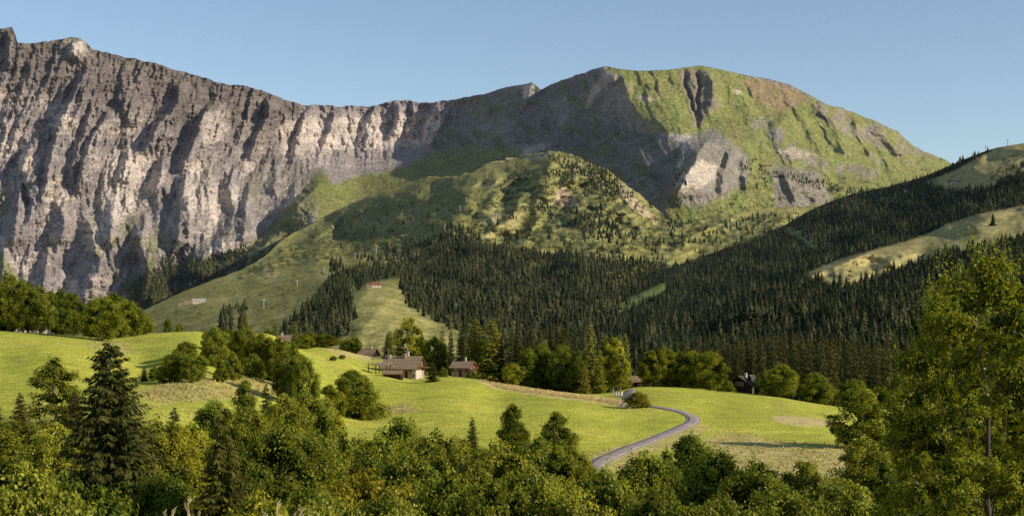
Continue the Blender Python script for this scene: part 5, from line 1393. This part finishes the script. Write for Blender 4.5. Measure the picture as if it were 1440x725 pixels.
# long dry grass on the unmown verge below the wood
def tufts():
    rng = np.random.default_rng(9); V, var = [], []
    poly = [(672, 533), (700, 538), (760, 548), (830, 558), (882, 564), (876, 571), (820, 562), (760, 555), (705, 547)]
    k = 0
    while k < 900:
        px, py = rng.uniform(665, 885), rng.uniform(528, 575)
        if not inpoly(px, py, poly): continue
        k += 1
        yb = np.interp(px, [680, 705, 760, 820, 880], [540, 548, 556, 563, 571])
        d = float(np.interp(py, [528, 575], [432, 322])) ; d = hit(px, py, None) or d
        x = (px - CX) / F * d; z = float(ground(px, d)); edge = yb - py < 3
        for j in range(4):
            o = np.array([x, d, z]) + np.append(rng.normal(size=2) * .35, -.05); h = .25 + .3 * rng.random(); a = np.append(rng.normal(size=2) * .18, h); s = rng.normal(size=3) * .10; s[2] = 0
            V.append(np.stack([o - s, o + s, o + a + s * .2, o + a - s * .2])); var += [0.0 if edge else rng.random()] * 4
    V = np.concatenate(V); n = len(V) // 4
    tag(link('grass', mesh_np('grass', V, np.arange(4 * n).reshape(n, 4), M['straw'], False, var)), 'strip of long straw coloured grass along the foot of the wood', 'grass', kind='stuff')
tufts()

def rough_grass():
    rng = np.random.default_rng(19); V, var = [], []
    for poly, n, h0 in (([(985, 618), (1030, 606), (1100, 618), (1190, 626), (1300, 640), (1300, 660), (1000, 660)], 1500, .28), ([(250, 535), (300, 530), (400, 530), (430, 545), (400, 555), (330, 560), (210, 565), (190, 552)], 1500, .35),
                        ([(815, 660), (840, 630), (930, 608), (975, 598), (950, 628), (880, 662)], 350, .3), ([(536, 572), (575, 566), (595, 578), (560, 584)], 200, .35), ([(120, 476), (175, 480), (200, 500), (120, 490)], 300, .3), ([(20, 560), (200, 552), (480, 592), (480, 610), (20, 600)], 600, .4), ([(450, 488), (515, 493), (545, 508), (470, 500)], 350, .3)):
        xs = [p[0] for p in poly]; ys = [p[1] for p in poly]; k = 0
        while k < n:
            px, py = rng.uniform(min(xs), max(xs)), rng.uniform(min(ys), max(ys)); k += 1
            if not inpoly(px, py, poly) or fbm(np.array(px / 14.), np.array(py / 6.), 2) < -.1: continue
            d = hit(px, py, None)
            if d is None: continue
            x = (px - CX) / F * d
            if np.min(np.hypot(ROAD[:, 0] - x, ROAD[:, 1] - d)) < 2.2: continue
            z = float(ground(px, d)); v0 = rng.random()
            for j in range(4):
                o = np.array([x, d, z]) + np.append(rng.normal(size=2) * .3, -.04); h = h0 * (.5 + rng.random()); a = np.append(rng.normal(size=2) * .15, h); q = rng.normal(size=3) * .08; q[2] = 0
                V.append(np.stack([o - q, o + q, o + a + q * .2, o + a - q * .2])); var += [v0] * 4
    V = np.concatenate(V); n = len(V) // 4
    tag(link('grass', mesh_np('grass', V, np.arange(4 * n).reshape(n, 4), M['tuft'], False, var)), 'scattered tufts of rough unmown grass on the meadows', 'grass', kind='stuff')
rough_grass()

# thin summer haze over the valley and the mountain
def haze():
    m = bpy.data.materials.new('haze'); m.use_nodes = True; nt = m.node_tree; nt.nodes.clear()
    out = nd(nt, 'ShaderNodeOutputMaterial'); vs = nd(nt, 'ShaderNodeVolumeScatter', Density=HAZE, Anisotropy=0.35)
    vs.inputs['Color'].default_value = (0.72, 0.82, 1.0, 1)
    nt.links.new(vs.outputs[0], out.inputs['Volume'])
    o = MB().box(-6000, 7000, 900, 7400, -880, 1500).build('haze', m); tag(o, 'thin bluish haze in front of the mountains', 'haze', kind='stuff')
HAZE = 1.1e-5
if HAZE: haze()


# ------------------------------------------------------------------ light, sky, camera
w = bpy.data.worlds.new('World'); SC.world = w; w.use_nodes = True
nt = w.node_tree; bg = nt.nodes['Background']
sky = nt.nodes.new('ShaderNodeTexSky'); sky.sky_type = 'NISHITA'; sky.sun_disc = False
sky.sun_elevation = SUN_EL; sky.sun_rotation = SUN_AZ
sky.altitude = 1500; sky.air_density = 1.03; sky.dust_density = 0.35; sky.ozone_density = 1.0
nt.links.new(sky.outputs[0], bg.inputs['Color']); bg.inputs['Strength'].default_value = 0.14
sl = bpy.data.lights.new('sun', 'SUN'); sl.energy = 5.0; sl.angle = math.radians(0.5); sl.color = (1.0, 0.91, 0.74)
so = bpy.data.objects.new('sun', sl); COL.objects.link(so)
so.rotation_euler = (math.pi / 2 - SUN_EL, 0, math.pi - SUN_AZ)
so.location = (300, -100, 300)

cam = bpy.data.cameras.new('camera'); co = bpy.data.objects.new('camera', cam); COL.objects.link(co)
co.location = (0, 0, 0); co.rotation_euler = (math.pi / 2, 0, 0)
cam.sensor_width = 36; cam.lens = 36 * F / 1440.0
cam.shift_y = (HY - 362.5) / 1440.0
cam.clip_start = 0.5; cam.clip_end = 100000
SC.camera = co
SC.view_settings.view_transform = 'Standard'; SC.view_settings.look = 'None'; SC.view_settings.exposure = 0; SC.view_settings.gamma = 1
SC.cycles.use_denoising = False
SC.cycles.max_bounces = 5; SC.cycles.diffuse_bounces = 3; SC.cycles.transmission_bounces = 3; SC.cycles.glossy_bounces = 2
SC.cycles.use_fast_gi = False
